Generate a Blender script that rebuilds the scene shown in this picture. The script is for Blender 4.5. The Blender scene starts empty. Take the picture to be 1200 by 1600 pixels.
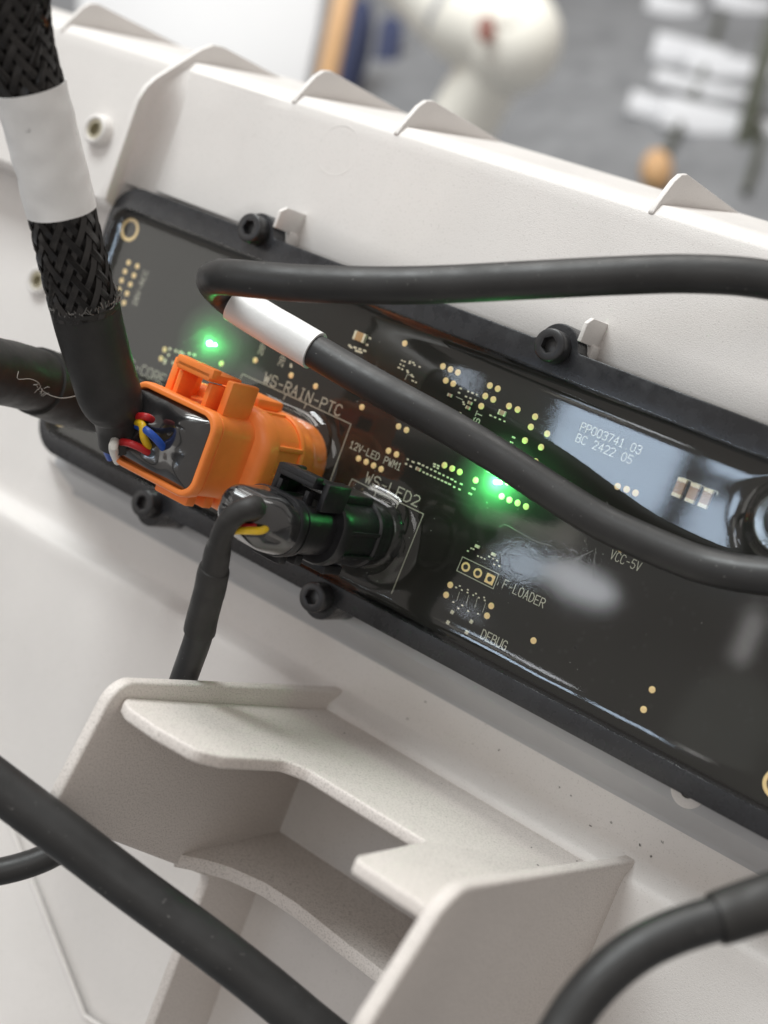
import bpy, bmesh, math, random
import numpy as np
from mathutils import Vector, Matrix, noise

random.seed(7)
# ------------------------------------------------------------------ camera, light, exposure
# All coordinates below are millimetres in the frame of the circuit board:
# x along the board, y across it, z out of it. MM turns them into metres.
MM = 0.001
ROT = np.array([[0.7827138637, 0.3560805340, -0.5104563261],
                [0.3789296226, -0.9232773941, -0.0630174156],
                [-0.4937320615, -0.1441024182, -0.8575914788]])
CAM = np.array([120.0753, 35.0456, 208.5657])
FPX = 2150.0

scene = bpy.context.scene
col = scene.collection
cd = bpy.data.cameras.new('camera')
cam = bpy.data.objects.new('camera', cd)
col.objects.link(cam)
M = Matrix.Identity(4)
for i in range(3):
    M[i][0] = ROT[0][i]
    M[i][1] = -ROT[1][i]
    M[i][2] = -ROT[2][i]
    M[i][3] = CAM[i] * MM
cam.matrix_world = M
cd.sensor_fit = 'HORIZONTAL'
cd.sensor_width = 36.0
cd.lens = FPX / 1200 * 36.0
cd.clip_start = 0.01
cd.clip_end = 50
cd.dof.use_dof = True
cd.dof.focus_distance = 0.226
cd.dof.aperture_fstop = 16.5
scene.camera = cam

world = bpy.data.worlds.new('World')
scene.world = world
world.use_nodes = True
world.node_tree.nodes['Background'].inputs[0].default_value = (1.0, 0.925, 0.865, 1)
world.node_tree.nodes['Background'].inputs[1].default_value = 0.43


def area_light(name, pos, target, sx, sy, power, color=(1, 1, 1), shape='RECTANGLE'):
    l = bpy.data.lights.new(name, 'AREA')
    l.shape = shape
    l.size = sx * MM
    l.size_y = sy * MM
    l.energy = power
    l.color = color
    o = bpy.data.objects.new(name, l)
    col.objects.link(o)
    o.location = Vector(pos) * MM
    zc = (Vector(pos) - Vector(target)).normalized()
    xc = Vector((1, 0, 0))
    xc = (xc - zc * xc.dot(zc)).normalized()
    yc = zc.cross(xc)
    m = Matrix((xc, yc, zc)).transposed()
    o.rotation_euler = m.to_euler()
    return o


area_light('unseen_area_lamp', (-560, 1330, 930), (0, 10, 0), 800, 620, 23, (0.95, 0.995, 1.0))
area_light('unseen_area_lamp', (420, 620, 1500), (0, 0, 0), 600, 600, 3.0, (1.0, 0.985, 0.96))  # added front fill that lifts the bracket pocket
area_light('wall_bounce_lamp', (-1750, -80, 1500), (-30, 10, 0), 900, 1000, 3.2, (1.0, 0.98, 0.94))  # added lamp in place of an unseen bright wall, greys the resin's left end


def mirror_lamp(p, w, h, power, color, shape='RECTANGLE', dist=2000):
    """unseen lamp added for one patch that the resin mirrors: found along the ray that bounces off the board"""
    r = ROT.T @ np.array([(p[0] - 600) / FPX, (p[1] - 800) / FPX, 1.0])
    q = CAM + r * ((0.85 - CAM[2]) / r[2])
    pos = q + np.array([r[0], r[1], -r[2]]) / -r[2] * dist
    area_light('resin_mirror_lamp', pos, q, w, h, power, color, shape)


mirror_lamp((950, 726), 222, 110, 0.80, (0.64, 0.80, 1.0))  # blue-white panes of the room's windows
mirror_lamp((1130, 835), 130, 105, 0.42, (0.64, 0.80, 1.0))
mirror_lamp((905, 915), 140, 56, 0.14, (0.92, 0.95, 1.0), 'ELLIPSE')
mirror_lamp((812, 880), 90, 60, 0.10, (0.72, 0.85, 1.0), 'ELLIPSE')
mirror_lamp((722, 598), 62, 72, 0.06, (0.72, 0.84, 1.0), 'ELLIPSE')
mirror_lamp((718, 985), 66, 80, 0.09, (0.80, 0.88, 1.0), 'ELLIPSE')
mirror_lamp((1168, 990), 26, 90, 0.025, (0.95, 0.93, 0.92))
mirror_lamp((1130, 1130), 150, 190, 0.018, (0.86, 0.92, 0.84), 'ELLIPSE')  # added for the dim grey reflection of the person behind the camera
mirror_lamp((840, 815), 150, 50, 0.035, (1.0, 0.93, 0.84))

scene.view_settings.view_transform = 'Standard'
scene.view_settings.look = 'None'
scene.view_settings.exposure = 0.0
scene.view_settings.gamma = 1.0
scene.cycles.max_bounces = 10
scene.cycles.transparent_max_bounces = 16


# ------------------------------------------------------------------ survey helpers
def ray(p):
    return ROT.T @ np.array([(p[0] - 600) / FPX, (p[1] - 800) / FPX, 1.0])


def on(p, pt, n):
    """the point of a real plane (through pt, normal n) that is sighted at p"""
    pt = np.array(pt, float)
    n = np.array(n, float)
    r = ray(p)
    return CAM + r * ((pt - CAM) @ n) / (r @ n)


def onz(p, h=0.0):
    return on(p, (0, 0, h), (0, 0, 1))


def onx(p, x):
    return on(p, (x, 0, 0), (1, 0, 0))


def far(p, d):
    return CAM + ray(p) * d


# ------------------------------------------------------------------ materials
def nodes_of(name):
    m = bpy.data.materials.new(name)
    m.use_nodes = True
    nt = m.node_tree
    return m, nt, nt.nodes['Principled BSDF']


def plain(name, color, rough=0.5, metal=0.0, spec=0.5, coat=0.0, bump=0.0, bscale=1.0, var=0.0, vscale=1.0,
          speck=None, rvar=0.0, sss=0.0, emit=None, estr=0.0):
    """Principled material with object-space noise; scales are features per millimetre"""
    m, nt, b = nodes_of(name)
    b.inputs['Base Color'].default_value = (*color, 1)
    b.inputs['Roughness'].default_value = rough
    b.inputs['Metallic'].default_value = metal
    b.inputs['Specular IOR Level'].default_value = spec
    b.inputs['Coat Weight'].default_value = coat
    b.inputs['Coat Roughness'].default_value = 0.06
    if sss:
        b.inputs['Subsurface Weight'].default_value = sss
        b.inputs['Subsurface Radius'].default_value = (0.0012, 0.0008, 0.0005)
        b.inputs['Subsurface Scale'].default_value = 1.0
    if emit:
        b.inputs['Emission Color'].default_value = (*emit, 1)
        b.inputs['Emission Strength'].default_value = estr
    tc = nt.nodes.new('ShaderNodeTexCoord')

    def nz(scale, detail=3, rough_=0.55):
        n = nt.nodes.new('ShaderNodeTexNoise')
        n.inputs['Scale'].default_value = scale / MM
        n.inputs['Detail'].default_value = detail
        n.inputs['Roughness'].default_value = rough_
        nt.links.new(tc.outputs['Object'], n.inputs['Vector'])
        return n
    colsock = None
    if var:
        n = nz(vscale)
        r = nt.nodes.new('ShaderNodeMapRange')
        r.inputs['From Min'].default_value = 0.3
        r.inputs['From Max'].default_value = 0.7
        r.inputs['To Min'].default_value = 1 - var
        r.inputs['To Max'].default_value = 1 + var
        nt.links.new(n.outputs['Fac'], r.inputs['Value'])
        mx = nt.nodes.new('ShaderNodeVectorMath')
        mx.operation = 'SCALE'
        mx.inputs[0].default_value = color
        nt.links.new(r.outputs['Result'], mx.inputs['Scale'])
        colsock = mx.outputs['Vector']
    if speck:
        scale, lo, hi, scol = speck
        n = nz(scale, 2)
        r = nt.nodes.new('ShaderNodeMapRange')
        r.inputs['From Min'].default_value = lo
        r.inputs['From Max'].default_value = hi
        nt.links.new(n.outputs['Fac'], r.inputs['Value'])
        mx = nt.nodes.new('ShaderNodeMix')
        mx.data_type = 'RGBA'
        mx.inputs['A'].default_value = (*color, 1)
        if colsock:
            nt.links.new(colsock, mx.inputs['A'])
        mx.inputs['B'].default_value = (*scol, 1)
        nt.links.new(r.outputs['Result'], mx.inputs['Factor'])
        colsock = mx.outputs['Result']
    if colsock:
        nt.links.new(colsock, b.inputs['Base Color'])
    if rvar:
        n = nz(vscale * 1.7)
        r = nt.nodes.new('ShaderNodeMapRange')
        r.inputs['From Min'].default_value = 0.3
        r.inputs['From Max'].default_value = 0.7
        r.inputs['To Min'].default_value = max(0.02, rough - rvar)
        r.inputs['To Max'].default_value = min(1, rough + rvar)
        nt.links.new(n.outputs['Fac'], r.inputs['Value'])
        nt.links.new(r.outputs['Result'], b.inputs['Roughness'])
    if bump:
        n = nz(bscale, 4, 0.6)
        bp = nt.nodes.new('ShaderNodeBump')
        bp.inputs['Strength'].default_value = bump
        bp.inputs['Distance'].default_value = 0.1 * MM
        nt.links.new(n.outputs['Fac'], bp.inputs['Height'])
        nt.links.new(bp.outputs['Normal'], b.inputs['Normal'])
    return m


WHITE = plain('moulded_white_plastic', (0.75, 0.723, 0.70), 0.42, spec=0.45, bump=0.8, bscale=4.5, var=0.03, vscale=0.05,
              speck=(3.2, 0.60, 0.82, (0.50, 0.48, 0.45)), rvar=0.06)
GRAIN = plain('grained_white_plastic', (0.755, 0.705, 0.665), 0.55, spec=0.4, bump=0.9, bscale=3.6, var=0.02, vscale=0.05,
              speck=(3.4, 0.48, 0.84, (0.38, 0.35, 0.32)), rvar=0.05)
TRAY = plain('black_moulded_tray', (0.022, 0.023, 0.026), 0.28, spec=0.5, bump=0.25, bscale=2.5, var=0.15, vscale=0.2, rvar=0.1)
PCBM = plain('black_solder_mask', (0.0058, 0.0062, 0.0047), 0.55, spec=0.35, var=0.18, vscale=0.12,
             speck=(0.55, 0.66, 0.72, (0.006, 0.006, 0.005)))
GOLD = plain('gold_plated_pad', (1.0, 0.76, 0.38), 0.5, metal=0.0, spec=0.6, var=0.08, vscale=1.5)
SILK = plain('printed_ink', (0.50, 0.51, 0.43), 0.7, var=0.15, vscale=2.5)
TIN = plain('tinned_solder', (0.86, 0.83, 0.66), 0.4, metal=0.3, var=0.1, vscale=3)
CERAM = plain('tan_ceramic', (0.44, 0.31, 0.22), 0.5, var=0.12, vscale=2.0)
CERAMO = plain('ochre_ceramic', (0.50, 0.32, 0.15), 0.5, var=0.12, vscale=2.0)
ORANGE = plain('orange_plastic', (1.0, 0.275, 0.055), 0.42, spec=0.5, bump=0.18, bscale=5, var=0.05, vscale=0.3, rvar=0.07, sss=0.08)
BLACKP = plain('black_plug_plastic', (0.011, 0.011, 0.013), 0.36, spec=0.5, bump=0.2, bscale=6, rvar=0.08, vscale=0.6)
SEAL = plain('black_epoxy', (0.018, 0.018, 0.019), 0.2, spec=0.7, coat=1.0, bump=0.0, rvar=0.06, vscale=0.4)
CABLE = plain('black_cable_jacket', (0.025, 0.025, 0.025), 0.46, spec=0.5, bump=0.3, bscale=1.6, var=0.25, vscale=0.12,
              rvar=0.10, speck=(1.3, 0.715, 0.75, (0.16, 0.155, 0.15)))
SHRINK = plain('black_shrink_tube', (0.027, 0.026, 0.025), 0.52, spec=0.45, bump=0.3, bscale=2.2, var=0.2, vscale=0.2, rvar=0.1)
LABELW = plain('white_shrink_tube', (0.88, 0.88, 0.87), 0.36, spec=0.55, bump=1.0, bscale=0.3, var=0.03, vscale=0.2)
BRAID = plain('black_braid_filament', (0.020, 0.018, 0.017), 0.30, spec=0.6, var=0.3, vscale=0.6)
CORE = plain('dark_sleeve_core', (0.006, 0.005, 0.005), 0.8)
SCREWM = plain('black_oxide_steel', (0.020, 0.020, 0.022), 0.38, metal=0.0, spec=0.6, bump=0.15, bscale=5)
SOCKET = plain('worn_socket_floor', (0.12, 0.12, 0.12), 0.4, metal=0.6)
BRASS = plain('nickel_insert', (0.46, 0.43, 0.33), 0.35, metal=0.8)
HOLE = plain('dark_hole', (0.015, 0.014, 0.013), 0.7)
WRED = plain('red_wire', (0.50, 0.018, 0.022), 0.35, var=0.1, vscale=1)
WYEL = plain('yellow_wire', (0.80, 0.52, 0.02), 0.35, var=0.1, vscale=1)
WBLU = plain('blue_wire', (0.02, 0.09, 0.46), 0.35, var=0.1, vscale=1)
WWHT = plain('white_wire', (0.72, 0.70, 0.66), 0.4)
SPECK = plain('dark_debris', (0.10, 0.095, 0.085), 0.8)
DUST = plain('pale_fibre', (0.36, 0.34, 0.31), 0.8)
LED = plain('lit_green_diode', (0.1, 0.6, 0.2), 0.4, emit=(0.16, 1.0, 0.34), estr=45)
CARPET = plain('grey_carpet', (0.205, 0.21, 0.22), 0.95, var=0.16, vscale=0.02, speck=(0.05, 0.5, 0.8, (0.14, 0.145, 0.155)))
ROBOT = plain('cream_robot_shell', (0.93, 0.91, 0.83), 0.4, var=0.03, vscale=0.01)
ROBRED = plain('dark_red_badge', (0.22, 0.09, 0.07), 0.5, var=0.2, vscale=0.05)
PALE = plain('pale_grey_panel', (0.50, 0.50, 0.51), 0.5, var=0.03, vscale=0.005)
WOOD = plain('orange_wood', (0.55, 0.33, 0.16), 0.5, var=0.15, vscale=0.02)
NAVY = plain('navy_fabric', (0.035, 0.045, 0.10), 0.8, var=0.2, vscale=0.02)
PAPER = plain('white_carton', (0.66, 0.67, 0.70), 0.6, var=0.05, vscale=0.01)
DARKM = plain('dark_green_metal', (0.06, 0.065, 0.045), 0.5, var=0.1, vscale=0.01)


def make_resin(name, tint, bump1, rough):
    m = bpy.data.materials.new(name)
    m.use_nodes = True
    nt = m.node_tree
    nt.nodes.clear()
    out = nt.nodes.new('ShaderNodeOutputMaterial')
    tr = nt.nodes.new('ShaderNodeBsdfTransparent')
    tr.inputs[0].default_value = (*tint, 1)
    gl = nt.nodes.new('ShaderNodeBsdfGlossy')
    gl.inputs['Roughness'].default_value = rough
    gl.inputs['Color'].default_value = (1, 1, 1, 1)
    fr = nt.nodes.new('ShaderNodeFresnel')
    # the sheet has one skin: seen from the board's side it must reflect as it does from outside
    ge = nt.nodes.new('ShaderNodeNewGeometry')
    ior = nt.nodes.new('ShaderNodeMapRange')
    ior.inputs['To Min'].default_value = 1.55
    ior.inputs['To Max'].default_value = 1 / 1.55
    nt.links.new(ge.outputs['Backfacing'], ior.inputs['Value'])
    nt.links.new(ior.outputs['Result'], fr.inputs['IOR'])
    mx = nt.nodes.new('ShaderNodeMixShader')
    tc = nt.nodes.new('ShaderNodeTexCoord')
    # broad undulation everywhere, fine wrinkles only in scuffed patches
    n1 = nt.nodes.new('ShaderNodeTexNoise')
    n1.inputs['Scale'].default_value = 0.10 / MM
    n1.inputs['Detail'].default_value = 1.5
    n2 = nt.nodes.new('ShaderNodeTexNoise')
    n2.inputs['Scale'].default_value = 0.8 / MM
    n2.inputs['Detail'].default_value = 4
    n2.inputs['Distortion'].default_value = 1.2
    for n in (n1, n2):
        nt.links.new(tc.outputs['Object'], n.inputs['Vector'])
    # scuffs: three worn places on the board (object space is centred on the module)
    acc_ = None
    for p, rad in (((815, 880), 7.0), ((745, 600), 4.5), ((890, 845), 6.5), ((1110, 850), 5.0)):
        c = onz(p, 0.85)
        ds = nt.nodes.new('ShaderNodeVectorMath')
        ds.operation = 'DISTANCE'
        ds.inputs[1].default_value = (c[0] * MM, (c[1] - 9) * MM, (c[2] + 1) * MM)
        nt.links.new(tc.outputs['Object'], ds.inputs[0])
        mr = nt.nodes.new('ShaderNodeMapRange')
        mr.interpolation_type = 'SMOOTHSTEP'
        mr.inputs['From Min'].default_value = rad * 0.35 * MM
        mr.inputs['From Max'].default_value = rad * MM
        mr.inputs['To Min'].default_value = 1
        mr.inputs['To Max'].default_value = 0
        nt.links.new(ds.outputs['Value'], mr.inputs['Value'])
        if acc_ is None:
            acc_ = mr.outputs['Result']
        else:
            mxm = nt.nodes.new('ShaderNodeMath')
            mxm.operation = 'MAXIMUM'
            nt.links.new(acc_, mxm.inputs[0])
            nt.links.new(mr.outputs['Result'], mxm.inputs[1])
            acc_ = mxm.outputs[0]
    mul = nt.nodes.new('ShaderNodeMath')
    mul.operation = 'MULTIPLY'
    nt.links.new(n2.outputs['Fac'], mul.inputs[0])
    nt.links.new(acc_, mul.inputs[1])
    b1 = nt.nodes.new('ShaderNodeBump')
    b1.inputs['Strength'].default_value = 1.0
    b1.inputs['Distance'].default_value = bump1 * MM
    nt.links.new(n1.outputs['Fac'], b1.inputs['Height'])
    b2 = nt.nodes.new('ShaderNodeBump')
    b2.inputs['Strength'].default_value = 0.5
    b2.inputs['Distance'].default_value = 0.010 * MM
    nt.links.new(mul.outputs[0], b2.inputs['Height'])
    nt.links.new(b2.outputs['Normal'], gl.inputs['Normal'])
    nt.links.new(b2.outputs['Normal'], fr.inputs['Normal'])
    nt.links.new(fr.outputs[0], mx.inputs[0])
    nt.links.new(tr.outputs[0], mx.inputs[1])
    nt.links.new(gl.outputs[0], mx.inputs[2])
    nt.links.new(mx.outputs[0], out.inputs[0])
    return m


RESIN = make_resin('clear_resin', (0.93, 0.925, 0.90), 0.02, 0.045)

# ------------------------------------------------------------------ object helpers
ORG = {}


def _prep(o, parent, org):
    col.objects.link(o)
    if parent is not None:
        o.parent = parent
        porg = ORG[parent.name]
    else:
        porg = Vector((0, 0, 0))
    o.location = (org - porg) * MM
    ORG[o.name] = org


def tag(o, label=None, cat=None, group=None, kind=None):
    if label:
        o['label'] = label
    if cat:
        o['category'] = cat
    if group:
        o['group'] = group
    if kind:
        o['kind'] = kind
    return o


def thing(name, org, label, cat, group=None):
    o = bpy.data.objects.new(name, None)
    o.empty_display_size = 0.005
    _prep(o, None, Vector(org))
    return tag(o, label, cat, group)


def obj(name, bm, mat, parent=None, org=None, smooth=35, own=False):
    """link a bmesh (world millimetres) as ONE object"""
    if org is None:
        if own:
            c = Vector((0, 0, 0))
            for v in bm.verts:
                c += v.co
            org = c / max(1, len(bm.verts))
        else:
            org = ORG[parent.name] if parent is not None else Vector((0, 0, 0))
    org = Vector(org)
    bm.normal_update()
    me = bpy.data.meshes.new(name)
    for v in bm.verts:
        v.co = (v.co - org) * MM
    bm.to_mesh(me)
    bm.free()
    if smooth is not None:
        me.shade_smooth()
        me.set_sharp_from_angle(angle=math.radians(smooth))
    me.materials.append(mat)
    o = bpy.data.objects.new(name, me)
    _prep(o, parent, org)
    return o


def dup(o, org, parent):
    """copy of an object and its children, sharing mesh data, at a new origin (mm)"""
    c = o.copy()
    old = ORG[o.name]
    org = Vector(org)
    _prep(c, parent, org)
    for ch in list(o.children):
        dup(ch, org + (ORG[ch.name] - old), c)
    return c


def bm_new():
    return bmesh.new()


def fix(bm):
    bmesh.ops.recalc_face_normals(bm, faces=bm.faces[:])
    return bm


def bevel(bm, w, seg=2, ang=30):
    es = [e for e in bm.edges if len(e.link_faces) == 2 and e.calc_face_angle(0) > math.radians(ang)]
    if es and w > 0:
        bmesh.ops.bevel(bm, geom=es, offset=w, segments=seg, profile=0.5, affect='EDGES', clamp_overlap=True)
    return bm


def add_box(bm, c, s, ax=None):
    ax = ax or (Vector((1, 0, 0)), Vector((0, 1, 0)), Vector((0, 0, 1)))
    c = Vector(c)
    vs = []
    for k in (-1, 1):
        for j in (-1, 1):
            for i in (-1, 1):
                vs.append(bm.verts.new(c + ax[0] * (i * s[0] / 2) + ax[1] * (j * s[1] / 2) + ax[2] * (k * s[2] / 2)))
    for f in ((0, 2, 3, 1), (4, 5, 7, 6), (0, 1, 5, 4), (2, 6, 7, 3), (0, 4, 6, 2), (1, 3, 7, 5)):
        bm.faces.new([vs[i] for i in f])
    return bm


def box(c, s, bv=0.0, seg=2, ax=None):
    bm = add_box(bm_new(), c, s, ax)
    fix(bm)
    return bevel(bm, bv, seg)


def add_prism(bm, pts, d):
    """closed polygon of 3D points pushed along vector d"""
    d = Vector(d)
    a = [bm.verts.new(Vector(p)) for p in pts]
    b = [bm.verts.new(Vector(p) + d) for p in pts]
    n = len(a)
    bm.faces.new(a)
    bm.faces.new(b[::-1])
    for i in range(n):
        bm.faces.new((a[i], b[i], b[(i + 1) % n], a[(i + 1) % n]))
    return bm


def prism(pts, d, bv=0.0, seg=2):
    bm = fix(add_prism(bm_new(), pts, d))
    return bevel(bm, bv, seg)


def round_poly(pts, radii, n=6):
    """round the corners of a planar 3D polygon"""
    out = []
    N = len(pts)
    P = [Vector(p) for p in pts]
    for i in range(N):
        r = radii[i] if hasattr(radii, '__len__') else radii
        p, a, b = P[i], P[i - 1], P[(i + 1) % N]
        if r <= 0:
            out.append(p)
            continue
        u = (a - p).normalized()
        w = (b - p).normalized()
        ang = u.angle(w)
        t = min(r / math.tan(ang / 2), (a - p).length * 0.48, (b - p).length * 0.48)
        rr = t * math.tan(ang / 2)
        c = p + (u + w).normalized() * (rr / math.sin(ang / 2))
        s = p + u * t - c
        e = p + w * t - c
        om = s.angle(e)
        for k in range(n + 1):
            f = k / n
            out.append(c + (s * math.sin((1 - f) * om) + e * math.sin(f * om)) / math.sin(om))
    return out


def rrect(cx, cy, w, h, r, n=6):
    pts = []
    for qx, qy, a0 in ((1, 1, 0), (-1, 1, 90), (-1, -1, 180), (1, -1, 270)):
        ox = cx + qx * (w / 2 - r)
        oy = cy + qy * (h / 2 - r)
        for k in range(n + 1):
            a = math.radians(a0 + 90 * k / n)
            pts.append((ox + r * math.cos(a), oy + r * math.sin(a)))
    return pts


def add_loft(bm, rings, cap0=True, cap1=True):
    vr = [[bm.verts.new(Vector(p)) for p in ring] for ring in rings]
    n = len(vr[0])
    for a, b in zip(vr, vr[1:]):
        for i in range(n):
            bm.faces.new((a[i], a[(i + 1) % n], b[(i + 1) % n], b[i]))
    if cap0:
        bm.faces.new(vr[0][::-1])
    if cap1:
        bm.faces.new(vr[-1])
    return bm


def loft_z(secs, n=6, cap0=True, cap1=True):
    """secs: (z, cx, cy, w, h, r)"""
    bm = bm_new()
    add_loft(bm, [[(x, y, s[0]) for x, y in rrect(s[1], s[2], s[3], s[4], min(s[5], s[3] / 2 - .01, s[4] / 2 - .01), n)] for s in secs], cap0, cap1)
    return fix(bm)


def spline(pts, n=12):
    """Catmull-Rom through points (any dimension)"""
    P = [np.array(p, float) for p in pts]
    P = [2 * P[0] - P[1]] + P + [2 * P[-1] - P[-2]]
    out = []
    for i in range(1, len(P) - 2):
        for k in range(n):
            t = k / n
            a, b, c, d = P[i - 1], P[i], P[i + 1], P[i + 2]
            out.append(0.5 * ((2 * b) + (c - a) * t + (2 * a - 5 * b + 4 * c - d) * t * t + (3 * b - a - 3 * c + d) * t ** 3))
    out.append(P[-2])
    return out


def frames(path):
    T = []
    for i in range(len(path)):
        a = path[max(0, i - 1)]
        b = path[min(len(path) - 1, i + 1)]
        T.append((b - a).normalized())
    u = T[0].orthogonal().normalized()
    fr = []
    for i, t in enumerate(T):
        if i:
            u = (u - t * u.dot(t)).normalized()
        fr.append((u, t.cross(u)))
    return T, fr


def add_tube(bm, path, radii, seg=20, cap=True, wob=0.0):
    path = [Vector(p[:3]) for p in path]
    T, fr = frames(path)
    rings = []
    for i, p in enumerate(path):
        r = radii[i] if hasattr(radii, '__len__') else radii
        u, v = fr[i]
        ring = []
        for k in range(seg):
            a = 2 * math.pi * k / seg
            d = u * math.cos(a) + v * math.sin(a)
            q = r
            if wob:
                q = r * (1 + wob * noise.noise((p + d * r) * 0.35))
            ring.append(p + d * q)
        rings.append(ring)
    return add_loft(bm, rings, cap, cap)


def tube(pts, r, n=12, seg=20, wob=0.0):
    """pts: (x,y,z) or (x,y,z,r) control points"""
    four = len(pts[0]) == 4
    path = spline(pts, n)
    rad = [p[3] for p in path] if four else r
    return fix(add_tube(bm_new(), path, rad, seg, True, wob))


def lathe(c, prof, seg=32, axis=(0, 0, 1)):
    """prof: (radius, height) along axis from c"""
    q = Vector((0, 0, 1)).rotation_difference(Vector(axis)) if tuple(axis) != (0, 0, 1) else None
    bm = bm_new()
    rings = []
    for r, h in prof:
        ring = []
        for k in range(seg):
            a = 2 * math.pi * k / seg
            p = Vector((r * math.cos(a), r * math.sin(a), h))
            if q:
                p = q @ p
            ring.append(Vector(c) + p)
        rings.append(ring)
    add_loft(bm, rings)
    return fix(bm)


# ------------------------------------------------------------------ white housing (moulded shell)
hous = thing('plastic_housing', (0, 0, -11), 'large off-white moulded plastic housing that carries the black circuit tray', 'housing')

# shell: one profile swept along x, in steps so the pedestal can end on the left
XL, XR = -170, 125
bm = bm_new()
PED = [(-34.6, -15.2), (-30.6, -15.0), (-28.3, -14.75), (-27.7, -14.2), (-23.0, -6.9), (-22.75, -6.6), (-22.3, -6.5), (34.6, -6.5), (37.6, -6.4)]
LOW = [(-34.6, -15.2), (-30.6, -15.2), (-28.3, -15.2), (-27.7, -15.2), (-23.0, -15.4), (-22.75, -15.4), (-22.3, -15.4), (27.0, -16.5), (30.3, -16.5)]
UPR = [(37.7, -5.6), (38.6, -5.1), (44.0, -5.0), (50.0, -5.0), (56.0, -5.0), (61.2, -5.0), (63.2, -5.05), (63.7, -5.2), (65.1, -6.2), (65.5, -6.6), (66.8, -12.0), (73.2, -42.0), (73.4, -44.5), (71.6, -44.5)]
UPL = [(31.2, -14.5), (31.8, -5.9), (33.0, -5.0), (45.0, -5.0), (56.0, -5.0), (61.2, -5.0)] + UPR[6:]
BASE = [(-160, -13.6), (-126, -12.6), (-90, -11.6), (-60, -11.1), (-42.5, -11.0), (-40.6, -11.05), (-39.6, -11.3), (-39.0, -11.9), (-38.6, -12.6), (-37.2, -14.6), (-36.4, -15.1)]


def row(f):
    lo = [(a[0] + (b[0] - a[0]) * f, a[1] + (b[1] - a[1]) * f) for a, b in zip(LOW, PED)]
    up = [(a[0] + (b[0] - a[0]) * f, a[1] + (b[1] - a[1]) * f) for a, b in zip(UPL, UPR)]
    return BASE + lo + up


xs = [(XL, 0), (-130, 0), (-96, 0), (-93, 0.04), (-90.5, 0.35), (-88.0, 0.80), (-86.0, 0.97), (-84.2, 1), (-78.5, 1), (-70, 1), (-62, 1), (-54.6, 1), (-53.4, 1), (-20, 1), (20, 1), (60, 1), (XR, 1)]
grid = []
for x, f in xs:
    prof = row(f if x > -86 else f)
    lift = 1.3 * max(0.0, min(1.0, (-54.0 - x) / 24.5)) if x > -83 else 0.0     # the panel's faint fold beside the tall rib
    grid.append([bm.verts.new((x, y, z + (lift if 38.4 < y < 63.4 else 0))) for y, z in prof])
for a, b in zip(grid, grid[1:]):
    for i in range(len(a) - 1):
        bm.faces.new((a[i], b[i], b[i + 1], a[i + 1]))
fix(bm)
# solidify the sheet by hand: the back skin 3 mm behind
geo = bm.faces[:]
bmesh.ops.solidify(bm, geom=geo, thickness=-2.5)
fix(bm)
obj('shell', bm, WHITE, hous, smooth=33)

# lower left facet: the shell folds up along a crease
a0, a1 = onz((-40, 1145), -10.9), onz((132, 1588), -10.9)
a2 = onz((215, 1640), -10.9)
out_pts = [a0, a1, a2, a2 + np.array([-40, -60, 9]), a1 + np.array([-55, -45, 12]), a0 + np.array([-60, -28, 12])]
bm = bm_new()
v = [bm.verts.new(Vector(p)) for p in out_pts]
bm.faces.new((v[0], v[1], v[4], v[5]))
bm.faces.new((v[1], v[2], v[3], v[4]))
# bead along the fold
add_tube(bm, [Vector(a0), Vector(a1)], 0.5, 8)
add_tube(bm, [Vector(a1), Vector(a2)], 0.5, 8)
obj('folded_edge', bm, WHITE, hous, smooth=40)

# cool grey strip lining the step below the tray's lower edge
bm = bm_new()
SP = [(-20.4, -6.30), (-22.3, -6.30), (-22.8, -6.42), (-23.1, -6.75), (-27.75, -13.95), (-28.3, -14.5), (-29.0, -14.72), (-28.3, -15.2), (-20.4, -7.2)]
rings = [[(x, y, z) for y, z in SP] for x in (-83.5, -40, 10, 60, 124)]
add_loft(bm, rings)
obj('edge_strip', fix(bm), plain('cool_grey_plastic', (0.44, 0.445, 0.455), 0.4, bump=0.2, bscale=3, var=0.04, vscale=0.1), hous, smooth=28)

# gusset ribs over the top flange
RIBW = 1.1


def rib_poly(x):
    return [(x, 61.8, -6.5), (x, 63.6, -4.7), (x, 65.4, -5.4), (x, 69.9, -8.2), (x, 71.6, -10.0), (x, 72.3, -12.2), (x, 73.1, -42.5), (x, 66.0, -30.0)]


rib0 = obj('rib', prism(rib_poly(-53.9), (-RIBW, 0, 0), 0.32, 2), WHITE, hous, org=(-53.9, 66, -10), smooth=40)
for x in (-28.8, 24.5, 78.0, -121.0):
    dup(rib0, (x, 66, -10), hous)
x = -83.4
big = [(x, 71.8, -42), (x, 71.2, -13.5), (x, 70.6, -10.4), (x, 68.4, -7.2), (x, 59.2, 2.1), (x, 56.8, 3.8), (x, 53.6, 4.8), (x, 35.4, 4.8), (x, 33.2, 4.4), (x, 32.6, 3.0), (x, 31.0, -14), (x, 40, -9), (x, 60, -9)]
obj('rib', prism(big, (-1.3, 0, 0), 0.35, 2), WHITE, hous, smooth=40)
# fillet between tall rib and panel
bm = bm_new()
prof = [(-83.6, 3.2), (-83.2, 0.5), (-82.4, -1.8), (-80.9, -3.6), (-78.8, -4.6), (-76.2, -5.02)]
g = []
for y, f in ((37.8, 1), (52, 1), (56.5, .95), (60.0, .6), (63.5, .06)):
    g.append([bm.verts.new((px_, y, -5.05 + (pz + 5.05) * f)) for px_, pz in prof])
for a, b in zip(g, g[1:]):
    for i in range(len(a) - 1):
        bm.faces.new((a[i], a[i + 1], b[i + 1], b[i]))
obj('rib_fillet', fix(bm), WHITE, hous, smooth=60)

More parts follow.
